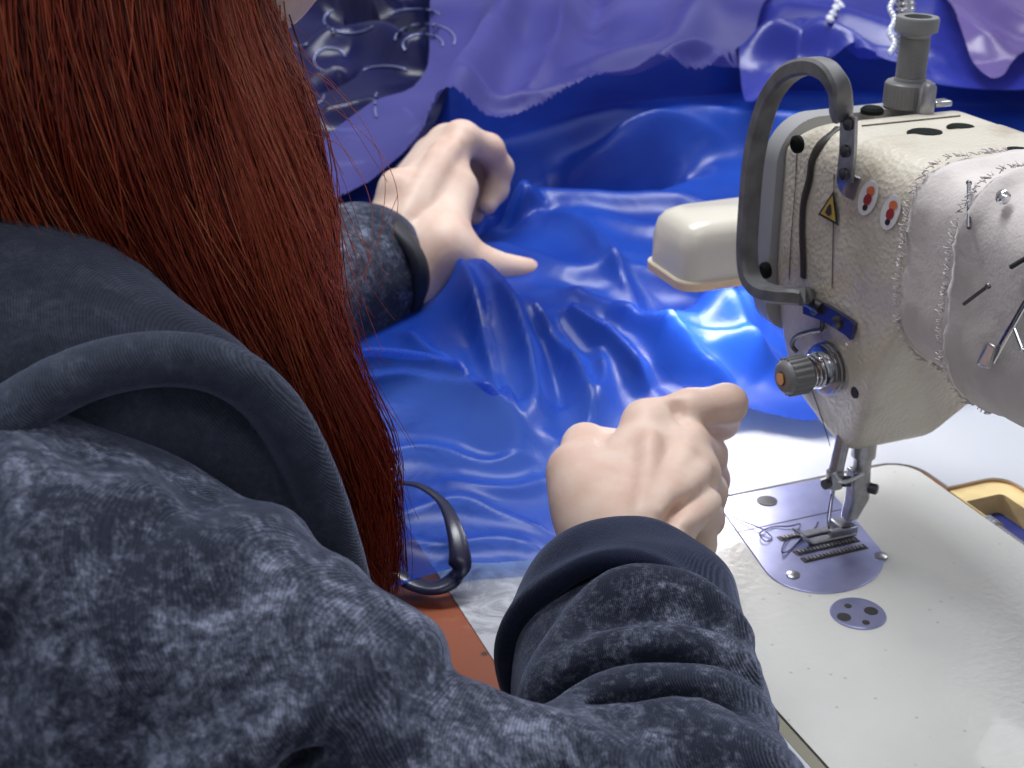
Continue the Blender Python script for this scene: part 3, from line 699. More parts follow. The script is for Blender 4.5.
# foot: clamp shank, hinge and two toes pointing at the operator
b = MB()
sh = [(0.0105, -0.0035), (0.0205, -0.0035), (0.0205, 0.0045), (0.0105, 0.0045)]
b.add([(x-0.001, y, Z+0.037) for x, y in sh]+[(x, y, Z+0.020) for x, y in sh]+[((x-0.013)*0.7+0.010, y*0.8, Z+0.0085) for x, y in sh], [(3, 2, 1, 0)]+[(j*4+i, j*4+(i+1) % 4, (j+1)*4+(i+1) % 4, (j+1)*4+i) for j in (0, 1) for i in range(4)]+[(8, 9, 10, 11)])
b.build('foot_shank', M['steel'], pb, True, 0.0012)
b = MB()
def toe(y0, y1, x0, x1, tip):
    prof = [(x1, 0.0018), (x1-0.003, 0.0018), (0.0, 0.0018), (x0+0.006, 0.0018), (x0, tip)]
    vs = []
    for (x, z) in prof:
        w = 1.0 if x > x0+0.004 else 0.55
        ym = (y0+y1)/2; hy = (y1-y0)/2*w
        vs += [(x, ym-hy, Z+z), (x, ym+hy, Z+z), (x, ym+hy, Z+z+0.0017), (x, ym-hy, Z+z+0.0017)]
    m = len(prof)
    b.add(vs, [(j*4+i, j*4+(i+1) % 4, (j+1)*4+(i+1) % 4, (j+1)*4+i) for j in range(m-1) for i in range(4)]+[(3, 2, 1, 0), tuple((m-1)*4+i for i in range(4))])
toe(-0.0065, -0.0012, -0.019, 0.013, 0.0065); toe(0.0012, 0.0060, -0.019, 0.013, 0.0065)
box(b, (0.009, 0, Z+0.0045), (0.009, 0.012, 0.005)); box(b, (0.003, -0.004, Z+0.005), (0.010, 0.003, 0.004))
b.build('presser_foot', M['steel'], pb, True, 0.0006)

# loose thread on the plate
b = MB(); pts = [(733, 517), (748, 523), (764, 530), (772, 538), (765, 541), (760, 533), (772, 527), (790, 526), (800, 524), (797, 531), (785, 542), (782, 552), (790, 550), (805, 535), (815, 528), (818, 522)]
tube(b, smooth_path([P(*q, z=Z+0.0017+0.0006*(i % 3)) for i, q in enumerate(pts)], 8), 0.00035, 6)
prop(b.build('loose_thread', M['thread'], None), 'loose dark thread curled on the steel needle plate', 'thread')

# ================================================================ COTTON WRAP WITH PINS
def ringpt(a, off=0.0):
    """point of the arm's section at angle a (0 = top, turning towards the operator)"""
    dx, dz = -math.sin(a), math.cos(a)
    lo_, hi_ = 0.0, 0.2
    for _ in range(40):
        t = (lo_+hi_)/2
        R_ = ART if dz > 0 else AR
        qx, qz = abs(dx*t)-AHX+R_, abs(dz*t)-AHZ+R_
        d = math.hypot(max(qx, 0), max(qz, 0))+min(max(qx, qz), 0)-R_
        if d < off: lo_ = t
        else: hi_ = t
    return np.array([ACX+dx*t, 0, ACZ+dz*t])
def wrap(y0f, y1, off, thick, wob, seed):
    r = np.random.default_rng(seed); nA, nY = 120, 44; vs, fs = [], []
    ph = r.uniform(0, 6, 6)
    def edge(a): return y0f+0.0012*math.sin(5*a+ph[0])+0.0008*math.sin(17*a+ph[1])+0.0006*math.sin(41*a+ph[2])
    for lay in (0, 1):
        for i in range(nA):
            a = 2*math.pi*i/nA; e = edge(a)
            for j in range(nY):
                s = j/(nY-1); y = e+(y1-e)*s
                w = wob*(math.sin(3*a+y*60+ph[3])*0.5+math.sin(2*a-y*110+ph[4])*0.3+math.sin(7*a+y*40+ph[5])*0.25)
                roll = thick*0.8*math.exp(-((s*abs(y1-e)-0.002)/0.0032)**2)
                q = ringpt(a, off+(thick+w+roll if lay == 0 else 0.0)); vs.append((q[0], y, q[2]))
    K = nA*nY
    for i in range(nA):
        k = (i+1) % nA
        for j in range(nY-1):
            fs.append((i*nY+j, i*nY+j+1, k*nY+j+1, k*nY+j)); fs.append((K+i*nY+j, K+k*nY+j, K+k*nY+j+1, K+i*nY+j+1))
        fs.append((i*nY, k*nY, K+k*nY, K+i*nY)); fs.append((i*nY+nY-1, K+i*nY+nY-1, K+k*nY+nY-1, k*nY+nY-1))
    return vs, fs
wr = empty('pincushion_wrap', (ACX, -0.13, Z+0.205), 'pale grey cotton cloth wrapped round the machine arm as a pincushion', 'cloth')
v_, f_ = wrap(-0.0535, -0.235, 0.0008, 0.0035, 0.0012, 1); wu = mesh('under_wrap', v_, f_, M['cotton'], wr)
v_, f_ = wrap(-0.090, -0.225, 0.0050, 0.0042, 0.0018, 2); wo = mesh('outer_wrap', v_, f_, M['cotton'], wr)
for (wy, woff, wpar) in ((-0.0535, 0.0070, wu), (-0.090, 0.0125, wo)):
    fz = MB(); r = np.random.default_rng(5)
    for k in range(220):
        a = r.uniform(0.1, 2.9); off = woff
        q = ringpt(a, off); q[1] = wy+r.uniform(-0.001, 0.001); q2 = ringpt(a+r.uniform(-0.05, 0.05), off+r.uniform(-0.0005, 0.002)); q2[1] = wy+r.uniform(0.0005, 0.0032)
        tube(fz, np.array([q, (q+q2)/2+r.normal(0, 0.0004, 3), q2]), 0.00026, 4)
    prop(fz.build('frayed_edge', M['cotton'], wpar, True, auto=False), kind='stuff')
wf = Field()
def wsdf(p):
    R_ = np.where(p[:, 2] > ACZ, ART, AR)
    q = np.stack([np.abs(p[:, 0]-ACX)-AHX+R_, np.abs(p[:, 2]-ACZ)-AHZ+R_], 1)
    d = np.linalg.norm(np.maximum(q, 0), axis=1)+np.minimum(q.max(1), 0)-R_
    off = np.where(p[:, 1] < -0.088, 0.0100, 0.0048)
    return np.maximum(d-off, np.abs(p[:, 1]+0.15)-0.103)*0.7
wf.fn(wsdf)
def wpt(px, py, lift): 
    q = wf.trace(px, py, near=True); r_ = ray(px, py); r_ = r_/np.linalg.norm(r_)
    return q-r_*lift
pins = [((969, 183), (969, 228), 'steel pin standing upright on the near edge of the cotton wrap', 0.00085),
        ((1003, 197), (1000, 203), 'round headed pin at the top of the rolled seam of the wrap', 0.001),
        ((964, 304), (988, 286), 'dark pin slanting across the lower front of the cotton wrap', 0.0008),
        ((1011, 267), (1040, 250), 'dark pin at the picture edge above the safety pin', 0.001),
        ((1014, 328), (1022, 349), 'pale pin beside the shaft of the safety pin', 0.0008)]
for (a, c2, lab, rr) in pins:
    b = MB(); tube(b, np.array([wpt(*a, 0.0045), 0.5*(wpt(*a, 0.0045)+wpt(*c2, 0.0045)), wpt(*c2, 0.0045)]), rr, 8)
    lathe(b, wpt(*(a if 'round' in lab or 'upright' in lab else c2), 0.0045), (-0.6, -0.3, 0.7), [(-0.001, 0.0002), (-0.0006, rr*1.3), (0.0006, rr*1.3), (0.001, 0.0002)] if 'round' not in lab else [(-0.003, 0.0002), (-0.002, 0.0022), (0, 0.003), (0.002, 0.0022), (0.003, 0.0002)], 12)
    prop(b.build('pin', M['chrome'] if 'pale' in lab or 'round' in lab else M['dark_steel'], None), lab, 'pin', 'pins in the pincushion wrap')
spn = empty('safety_pin', wpt(988, 355, 0.002), 'open safety pin hanging on the front of the cotton wrap', 'safety pin')
b = MB(); tube(b, np.array([wpt(989, 366, 0.003), wpt(1008, 330, 0.004), wpt(1030, 292, 0.004)]), 0.0009, 8); tube(b, smooth_path([wpt(994, 362, 0.003), wpt(1014, 326, 0.005), wpt(1034, 290, 0.005)], 4), 0.0008, 8); b.build('shaft', M['chrome'], spn)
b = MB(); hc = [wpt(*q, 0.003) for q in ((975, 366), (990, 371), (998, 346), (986, 340))]; hc2 = [wpt(*q, 0.0075) for q in ((976, 365), (990, 370), (997, 347), (987, 341))]
b.add(hc+hc2, [(3, 2, 1, 0), (4, 5, 6, 7)]+[(i, (i+1) % 4, 4+(i+1) % 4, 4+i) for i in range(4)]); b.build('clasp', M['steel'], spn, True, 0.0012)
# ================================================================ CLOTH
RF = np.array([math.sin(YAW), math.cos(YAW), 0.0]); G0 = np.array([CAM[0], CAM[1], 0.0])
def st(p): q = np.asarray(p)-G0; return np.array([q @ RGT, q @ RF])
def sheet(name, mat, parent, srange, trange, n, ctrl, ridges, outline, wr_amp, seed, single=None, lift=0.002, smooth=0.055):
    """a crumpled sheet as a height over the table: a soft base through control heights, folds along lines, trimmed to an outline"""
    r = np.random.default_rng(seed)
    ss = np.linspace(*srange, n[0]); tt = np.linspace(*trange, n[1]); S, T = np.meshgrid(ss, tt, indexing='ij')
    num = np.zeros(S.shape); den = np.zeros(S.shape)
    def ctl(px, py, h):
        q = st(P(px, py, z=Z+h)); w = 1.0/((S-q[0])**2+(T-q[1])**2+smooth**2)**2
        return w*h, w
    for c in ctrl:
        x, w = ctl(*c); num += x; den += w
    H = num/den
    for (pts, w, amp, kind) in ridges:
        q3 = np.array([P(px, py, z=Z+h) for (px, py, h) in pts])
        pp = smooth_path(np.array([st(e) for e in q3]), 6)
        best = np.full(S.shape, 1e9); uu = np.zeros(S.shape); m = len(pp)-1
        for i, (a, b) in enumerate(zip(pp[:-1], pp[1:])):
            ab = b-a; L2 = ab @ ab+1e-12
            u = np.clip(((S-a[0])*ab[0]+(T-a[1])*ab[1])/L2, 0, 1)
            d = np.hypot(S-a[0]-u*ab[0], T-a[1]-u*ab[1]); m_ = d < best
            best = np.where(m_, d, best); uu = np.where(m_, (i+u)/m, uu)
        x = best/w
        prof = np.exp(-np.sqrt(x*x+0.04)+0.2) if kind == 1 else np.exp(-x*x)
        env = np.interp(uu, [0, 0.15, 0.5, 0.85, 1], [0.25, 0.8, 1, 0.8, 0.2])
        H = H+amp*prof*env
    W = np.zeros(S.shape)
    for k in range(14):
        f = r.uniform(12, 42); a = r.uniform(0, math.pi); ph = r.uniform(0, 6.28, 2)
        q = S*math.cos(a)*f+T*math.sin(a)*f
        W += (1-np.sqrt(np.sin(q*0.5+1.8*np.sin((S*0.8+T*0.5)*f*0.3+ph[1])+ph[0])**2+0.02))**2*(8.0/f)
    H = H+(W-W.mean())*wr_amp*np.clip(H/0.03, 0.25, 1)
    fl = lift+0.0015*(1+np.sin(S*45+2*np.sin(T*30)))
    H = fl+0.5*((H-fl)+np.sqrt((H-fl)**2+0.006**2))
    op = smooth_path([st(P(px, py, z=Z+h)) for (px, py, h) in outline], 5, True) if n[0] < 420 else np.array([st(P(px, py, z=Z+h)) for (px, py, h) in outline])
    inside = np.zeros(S.shape, bool); j = len(op)-1
    for i in range(len(op)):
        c1 = (op[i, 1] > T) != (op[j, 1] > T)
        with np.errstate(divide='ignore', invalid='ignore'):
            xx = (op[j, 0]-op[i, 0])*(T-op[i, 1])/(op[j, 1]-op[i, 1])+op[i, 0]
        inside ^= c1 & (S < xx); j = i
    p = G0+S[..., None]*RGT+T[..., None]*RF; p[..., 2] = Z+H
    idx = np.arange(S.size).reshape(S.shape)
    f = np.stack([idx[:-1, :-1], idx[1:, :-1], idx[1:, 1:], idx[:-1, 1:]], -1).reshape(-1, 4)
    f = f[inside.ravel()[f].all(1)]
    used = np.unique(f); mp = np.full(S.size, -1); mp[used] = np.arange(len(used))
    # pull the trimmed rim onto the outline so that the hem runs smoothly
    cnt = np.bincount(f.ravel(), minlength=S.size); rim = np.where((cnt > 0) & (cnt < 4))[0]
    q = np.column_stack([S.ravel()[rim], T.ravel()[rim]]); cell = 2.2*max(ss[1]-ss[0], tt[1]-tt[0]); bd = np.full(len(rim), 1e9); bp_ = q.copy()
    for i in range(len(op)):
        a, b = op[i-1], op[i]; ab = b-a; u = np.clip(((q-a) @ ab)/(ab @ ab+1e-12), 0, 1); c = a+u[:, None]*ab; d = np.linalg.norm(q-c, axis=1); m_ = d < bd
        bd = np.where(m_, d, bd); bp_[m_] = c[m_]
    ok = bd < cell; pf = p.reshape(-1, 3); z_ = pf[rim, 2].copy(); nw = G0+bp_[:, :1]*RGT+bp_[:, 1:]*RF; nw[:, 2] = z_
    pf[rim[ok]] = nw[ok]
    v = pf[used]
    o = bigmesh(name, v, mp[f], mat, parent)
    if single is not None:
        at = o.data.attributes.new('layers', 'FLOAT', 'POINT'); at.data.foreach_set('value', single(S, T, H).ravel()[used].astype(np.float32))
    return o
def sstep(a, b, x): t = np.clip((x-a)/(b-a), 0, 1); return t*t*(3-2*t)

# --- royal blue organza: heap behind, thin single layer lying towards the operator
COLS = [(380, [(600, .002), (440, .012), (385, .026), (345, .038), (318, .024), (280, .022), (215, .045), (160, .065), (100, .09), (50, .115), (0, .14), (-80, .17)]),
        (520, [(590, .002), (450, .012), (380, .034), (310, .056), (258, .066), (236, .045), (205, .045), (170, .066), (130, .085), (100, .10), (50, .125), (0, .145), (-80, .17)]),
        (690, [(412, .001), (392, .006), (345, .026), (300, .042), (250, .058), (200, .066), (165, .076), (130, .085), (95, .10), (50, .125), (0, .145), (-80, .17)]),
        (1000, [(400, .001), (385, .006), (345, .026), (300, .042), (250, .056), (200, .066), (165, .076), (130, .085), (95, .10), (50, .125), (0, .145), (-80, .17)])]
def hb(px, py):
    """general height of the heap above the table where the picture shows it"""
    vals = [np.interp(-py, [-q[0] for q in c], [q[1] for q in c]) for _, c in COLS]
    return float(np.interp(px, [c[0] for c in COLS], vals))
bc = [(px, py, hb(px, py)) for px in (300, 380, 450, 520, 600, 690, 800, 900, 1000, 1100) for py in (590, 520, 450, 410, 385, 345, 310, 280, 258, 236, 205, 170, 130, 100, 50, 0, -80)
      if not (px > 620 and py > 420)]
bc += [(660, 470, .001), (740, 440, .001), (820, 445, .001), (950, 425, .001), (600, 560, .002)]
RB = [
    ([(400, 330), (430, 350), (455, 385), (470, 420)], 0.007, 0.0168, 1),
    ([(560, 470), (590, 440), (604, 400), (600, 350)], 0.007, 0.0168, 1),
    ([(360, 470), (420, 462), (480, 478), (540, 474)], 0.007, 0.0084, 1),
    ([(390, 540), (440, 552), (500, 545), (550, 555)], 0.006, 0.0070, 1),
    ([(640, 240), (690, 262), (730, 300), (760, 340)], 0.008, 0.0168, 1),
    ([(540, 215), (580, 225), (610, 250), (640, 290)], 0.009, 0.0168, 1),
    ([(640, 300), (675, 318), (715, 322), (770, 315)], 0.007, 0.0140, 1),
    ([(650, 370), (700, 360), (760, 366)], 0.006, 0.0140, 1),
    ([(330, 205), (420, 185), (490, 130), (580, 106), (720, 92), (860, 82), (1040, 76)], 0.026, 0.024, 0),
    ([(525, 152), (600, 138), (680, 118), (760, 112), (900, 122)], 0.015, 0.026, 0),
    ([(512, 150), (520, 175), (530, 200)], 0.013, 0.034, 0),
    ([(525, 205), (570, 200), (630, 196), (720, 192)], 0.011, 0.014, 0),
    ([(540, 188), (575, 188), (620, 180), (690, 164)], 0.012, -0.052, 0),
    ([(505, 225), (490, 200), (470, 230)], 0.020, -0.036, 0),
    ([(470, 240), (520, 245), (570, 255), (640, 258), (720, 280)], 0.012, 0.010, 0),
    ([(560, 258), (600, 290), (640, 318), (700, 330)], 0.010, 0.0196, 1),
    ([(448, 258), (468, 285), (487, 330), (503, 380), (518, 446)], 0.0085, 0.0275, 1),
    ([(458, 260), (492, 270), (520, 300), (532, 350), (536, 400), (522, 448)], 0.0075, 0.0240, 1),
    ([(470, 330), (492, 390), (512, 438)], 0.009, -0.016, 0),
    ([(520, 268), (558, 320), (580, 370), (592, 430)], 0.008, 0.0252, 1),
    ([(540, 330), (556, 380), (560, 430)], 0.008, -0.012, 0),
    ([(560, 280), (590, 310), (622, 345), (650, 388)], 0.009, 0.0252, 1),
    ([(610, 300), (650, 335), (690, 370), (735, 390)], 0.009, 0.0224, 1),
    ([(340, 352), (380, 356), (430, 375), (475, 408), (513, 446)], 0.010, 0.0252, 1),
    ([(345, 390), (400, 400), (450, 425), (508, 455)], 0.006, 0.0140, 1),
    ([(350, 425), (430, 442), (520, 462), (570, 455)], 0.010, 0.006, 0),
    ([(380, 525), (450, 510), (500, 522), (560, 540)], 0.007, 0.0070, 1),
    ([(430, 490), (500, 500), (560, 486)], 0.008, 0.0084, 1),
    ([(640, 355), (690, 342), (740, 332), (800, 340)], 0.009, 0.014, 0),
    ([(660, 385), (720, 375), (800, 390)], 0.007, 0.0112, 1),
    ([(690, 300), (735, 330), (770, 375)], 0.008, 0.0196, 1),
    ([(570, 215), (640, 225), (700, 222), (760, 235)], 0.010, 0.008, 0),
    ([(600, 150), (660, 142), (730, 140)], 0.008, 0.0112, 1),
]
br = [([(x, y, max(0.0, hb(x, y)+0.5*max(0, amp))) for (x, y) in pts], w, amp, k) for (pts, w, amp, k) in RB]
dress = empty('organza_dress_cloth', (0.05, 0.75, Z), 'heap of shiny royal blue sheer cloth spread from the hands to behind the machine', 'cloth')
blue_out = [(300, 640, 0), (420, 592, 0), (470, 578, 0), (560, 572, 0), (585, 540, 0), (625, 520, 0), (645, 480, 0), (690, 440, 0), (745, 428, 0), (805, 438, 0), (860, 430, 0), (925, 410, 0), (965, 398, 0), (1060, 385, 0), (1250, 360, 0),
            (1500, -160, 0), (500, -160, .15), (446, 40, .11), (405, 140, .07), (290, 196, .05), (80, 285, .03), (150, 500, 0)]
def blue_layers(S, T, H): return np.clip(sstep(0.74, 0.93, T+0.10*S+1.6*np.clip(S-0.045, 0, 0.1))*0.88+0.4*sstep(0.02, 0.06, H), 0, 0.97)
sheet('blue_panel', M['blue'], dress, (-0.42, 0.75), (0.50, 1.75), (560, 640), bc, br, blue_out, 0.006, 3, blue_layers)

# --- violet layer over the back of the heap
vc = [(300, 250, 0.066), (350, 200, 0.086), (420, 150, 0.105), (480, 118, 0.117), (560, 115, 0.117), (640, 104, 0.117), (735, 84, 0.121), (450, 80, 0.144), (520, 60, 0.144), (600, 60, 0.144), (690, 55, 0.148), (500, 0, 0.172), (600, 0, 0.172), (720, 0, 0.172), (600, -80, 0.195), (400, -80, 0.195), (760, -80, 0.195)]
vr = [
    ([(300, 240, 0.078), (350, 190, 0.098), (400, 150, 0.117), (450, 110, 0.133), (485, 50, 0.156), (510, 0, 0.172), (530, -40, 0.183)], 0.014, 0.026, 0),
    ([(420, 120, 0.133), (462, 60, 0.156), (490, 10, 0.172)], 0.008, 0.018, 1),
    ([(520, 100, 0.129), (545, 70, 0.140), (560, 20, 0.164), (570, -30, 0.176)], 0.010, 0.014, 1),
    ([(560, 95, 0.129), (610, 60, 0.144), (680, 20, 0.164), (720, -30, 0.179)], 0.016, 0.016, 0),
    ([(640, 85, 0.133), (690, 60, 0.144), (730, 70, 0.136)], 0.012, 0.014, 0),
    ([(470, 122, 0.117), (560, 114, 0.117), (640, 102, 0.117), (740, 84, 0.121)], 0.008, 0.014, 0),
    ([(590, 30, 0.156), (600, -20, 0.172)], 0.016, -0.02, 0),
]
vio_out = [(250, 275, 0.062), (330, 205, 0.086), (395, 180, 0.090), (440, 148, 0.106), (478, 116, 0.126), (560, 112, 0.120), (640, 100, 0.119), (700, 94, 0.121), (737, 84, 0.121), (728, 60, 0.133), (760, 20, 0.156), (800, -125, 0.195), (430, -125, 0.195), (430, -20, 0.180), (420, 50, 0.155), (372, 108, 0.120), (315, 152, 0.100), (225, 222, 0.080)]
o = sheet('violet_overlay', M['violet'], dress, (-0.35, 0.50), (0.85, 1.75), (380, 400), vc, vr, vio_out, 0.0025, 8, lambda S, T, H: 0.80+0*S)
o['label'] = 'violet sheer overlay'
mr_ = [([(900, -10, 0.156), (950, 20, 0.156), (1000, 60, 0.140)], 0.02, 0.02, 0), ([(960, -20, 0.172), (1010, 20, 0.156), (1060, 40, 0.148)], 0.015, 0.016, 0)]
mau_out = [(930, -20, 0.156), (948, 30, 0.148), (985, 72, 0.136), (1000, 78, 0.133), (1040, 60, 0.133), (1200, 40, 0.133), (1200, -125, 0.195), (930, -125, 0.195)]
o = sheet('mauve_overlay', M['mauve'], dress, (0.25, 0.75), (0.95, 1.75), (160, 220), [(950, 30, 0.148), (1000, 78, 0.133), (1100, 50, 0.140), (1000, 0, 0.164), (1000, -100, 0.195)], mr_, mau_out, 0.005, 10, lambda S, T, H: 0.85+0*S)
o['label'] = 'mauve sheer overlay'
# --- blue swell between the violet and the machine at the back
r2 = [([(735, 40, 0.156), (800, 30, 0.156), (850, 50, 0.148), (930, 60, 0.140)], 0.020, 0.030, 0), ([(760, -10, 0.172), (850, 0, 0.172), (940, 10, 0.172)], 0.02, 0.02, 0), ([(740, 72, 0.129), (800, 64, 0.133), (870, 78, 0.129)], 0.010, 0.012, 0), ([(800, 15, 0.148), (870, 24, 0.148)], 0.012, -0.02, 0)]
out2 = [(738, 90, 0.117), (800, 86, 0.121), (1050, 94, 0.117), (1250, 60, 0.117), (1250, -125, 0.195), (735, -125, 0.195)]
M['indigo'] = organza('indigo_organza', (0.012, 0.014, 0.20), (0.03, 0.045, 0.36), 0.8, 1.0, 'layers')
o = sheet('indigo_panel', M['indigo'], dress, (0.10, 0.80), (1.0, 1.85), (300, 300), [(700, 90, 0.121), (850, 84, 0.125), (1000, 90, 0.121), (800, 40, 0.144), (950, 40, 0.140), (800, -10, 0.164), (950, -10, 0.164), (850, -100, 0.195)], r2, out2, 0.006, 12, lambda S, T, H: 0.9+0*S)
# --- navy lace with silvery embroidery in the far left corner
r3 = [([(300, 80, 0.091), (360, 60, 0.105), (410, 65, 0.112), (440, 40, 0.126)], 0.016, 0.03, 0), ([(310, 130, 0.084), (370, 110, 0.098), (420, 120, 0.098)], 0.012, 0.022, 0), ([(290, 30, 0.105), (340, 20, 0.119), (400, 10, 0.126)], 0.015, 0.03, 0), ([(330, 160, 0.077), (370, 150, 0.084)], 0.012, 0.02, 0), ([(345, 40, 0.105), (380, 30, 0.112)], 0.012, -0.03, 0), ([(320, 110, 0.077), (350, 95, 0.084)], 0.010, -0.03, 0)]
c3 = [(330, 195, 0.066), (400, 145, 0.087), (450, 100, 0.105), (350, 150, 0.077), (300, 120, 0.084), (380, 90, 0.098), (330, 60, 0.105), (420, 40, 0.126), (330, 0, 0.133), (450, -30, 0.147), (350, -100, 0.168)]
out3 = [(200, 240, 0.056), (335, 192, 0.070), (400, 140, 0.091), (440, 105, 0.105), (452, 50, 0.11), (462, 0, 0.12), (476, -110, 0.140), (60, -110, 0.140), (80, 200, 0.070)]
lace = empty('navy_lace_cloth', (-0.05, 0.85, Z), 'dark navy lace cloth with silvery swirls bunched behind the red hair', 'cloth')
sheet('lace_panel', M['navy'], lace, (-0.45, 0.20), (0.85, 1.75), (330, 420), c3, r3, out3, 0.009, 14)
M['silver_thread'] = simple('silver_thread', (0.22, 0.25, 0.45), 0.4, 0.6)
dg = bpy.context.evaluated_depsgraph_get()
def hit(px, py, objs=None, lift=0.001):
    dg.update(); r_ = ray(px, py); r_ = r_/np.linalg.norm(r_)
    ok, loc, nn, *_ = sc.ray_cast(dg, Vector(CAM), Vector(r_))
    return np.array(loc)-r_*lift if ok else None
bpy.context.view_layer.update(); dg = bpy.context.evaluated_depsgraph_get()
emb = MB(); er = np.random.default_rng(21)
for (ex, ey, rx, ry, a0, a1) in ((425, 40, 30, 16, 3.1, 6.6), (423, 45, 20, 11, 2.6, 6.4), (350, 20, 26, 13, 0.5, 4.0), (330, 60, 16, 12, 2, 6), (385, 72, 22, 6, 3.4, 6.0), (310, 95, 14, 10, 0, 3.5), (377, 105, 2, 12, 1.4, 4.6), (300, 30, 14, 16, 1, 5), (415, 15, 24, 6, 3.2, 6.2)):
    pts = [hit(ex+rx*math.cos(a), ey+ry*math.sin(a)) for a in np.linspace(a0, a1, 16)]
    pts = [q for q in pts if q is not None]
    if len(pts) > 3: tube(emb, smooth_path(pts, 3), 0.0009, 6)
emb.build('embroidery', M['silver_thread'], lace, auto=False)['label'] = 'silvery embroidered swirls'
# --- dark ribbon loop hanging at the table edge
rp = [P(392, 482, z=Z+.030), P(420, 486, z=Z+.032), P(443, 503, z=Z+.030), P(455, 530, z=Z+.026), P(460, 560, z=Z+.018), P(455, 578, z=Z+.010), P(435, 588, z=Z+.006), P(410, 582, z=Z+.006), P(388, 568, z=Z+.010), P(372, 548, z=Z+.015)]
b = MB(); sp_ = smooth_path(rp, 10); rad = np.interp(np.linspace(0, 1, len(sp_)), [0, 0.2, 0.45, 0.55, 0.8, 1], [0.0016, 0.0026, 0.0055, 0.0055, 0.0050, 0.0030])
tube(b, sp_, rad, sect=[(0.45*math.cos(a), 1.0*math.sin(a)) for a in np.linspace(0, 2*math.pi, 12, False)], up=(0, 0, 1))
rl = b.build('ribbon_loop', M['satin'], None); prop(rl, 'narrow dark navy ribbon loop lying beside the hair tips near the table edge', 'ribbon')
# --- ridged silver hose rising behind the grey post, and a strand of clear beads beside it
hose = MB(); base_ = P(908, 96, d=0.92); hp = smooth_path([base_+np.array([0, 0, -.12]), base_, P(906, 50, d=0.91), P(905, 10, d=0.90), P(903, -60, d=0.89), P(890, -200, d=0.87)], 30)
arc = np.concatenate([[0], np.cumsum(np.linalg.norm(np.diff(hp, axis=0), axis=1))])
tube(hose, hp, 0.0062+0.0012*np.sin(arc*1900), 14); ho_ = hose.build('flexible_hose', M['chrome'], None, auto=False)
prop(ho_, 'ridged silver flexible hose rising behind the grey thread post', 'hose')
glass = simple('clear_bead', (0.85, 0.88, 0.95), 0.08, 0.2, spec=0.9)
bs = MB()
for i in range(26):
    t = i/25; q = P(893+2.5*math.sin(i*0.9)-1.5*t, -34+86*t, d=0.86-0.01*t); lathe(bs, q, (0.2, 0.1, 1), [(-0.0021, 0.0002), (-0.0014, 0.0013), (0, 0.0018), (0.0014, 0.0013), (0.0021, 0.0002)], 10)
tube(bs, np.array([P(893-1.5*t, -40+92*t, d=0.86-0.01*t) for t in np.linspace(0, 1, 12)]), 0.0004, 5)
prop(bs.build('bead_strand', glass, None), 'thin strand of clear beads hanging left of the grey thread post', 'beads')
bs = MB(); 
for (px, py) in ((838, 2), (836, 8), (833, 14), (830, 19), (841, 6)):
    q = hit(px, py, lift=0.004)
    lathe(bs, q, (0.3, -0.6, 0.8), [(-0.003, 0.0003), (-0.0015, 0.0032), (0, 0.004), (0.0015, 0.0032), (0.003, 0.0003)], 8)
tube(bs, np.array([hit(838, -2, lift=0.004), hit(836, 8, lift=0.004), hit(829, 21, lift=0.004)]), 0.0006, 5)
prop(bs.build('bead_ornament', glass, None, False), 'small cluster of clear beads on the indigo cloth at the top edge', 'beads')
# ================================================================ PERSON
man = empty('person', (-0.46, 0.02, 0.0), 'person with long red hair in a dark hooded top guiding blue cloth', 'person')
body = Field()
SHR, SHL, NECK = np.array([-0.425, -0.130, 0.955]), np.array([-0.385, 0.185, 0.985]), np.array([-0.390, 0.045, 1.00])
HIP = np.array([-0.53, 0.02, 0.50])
ELR = np.array([-0.232, -0.250, 0.800]); 
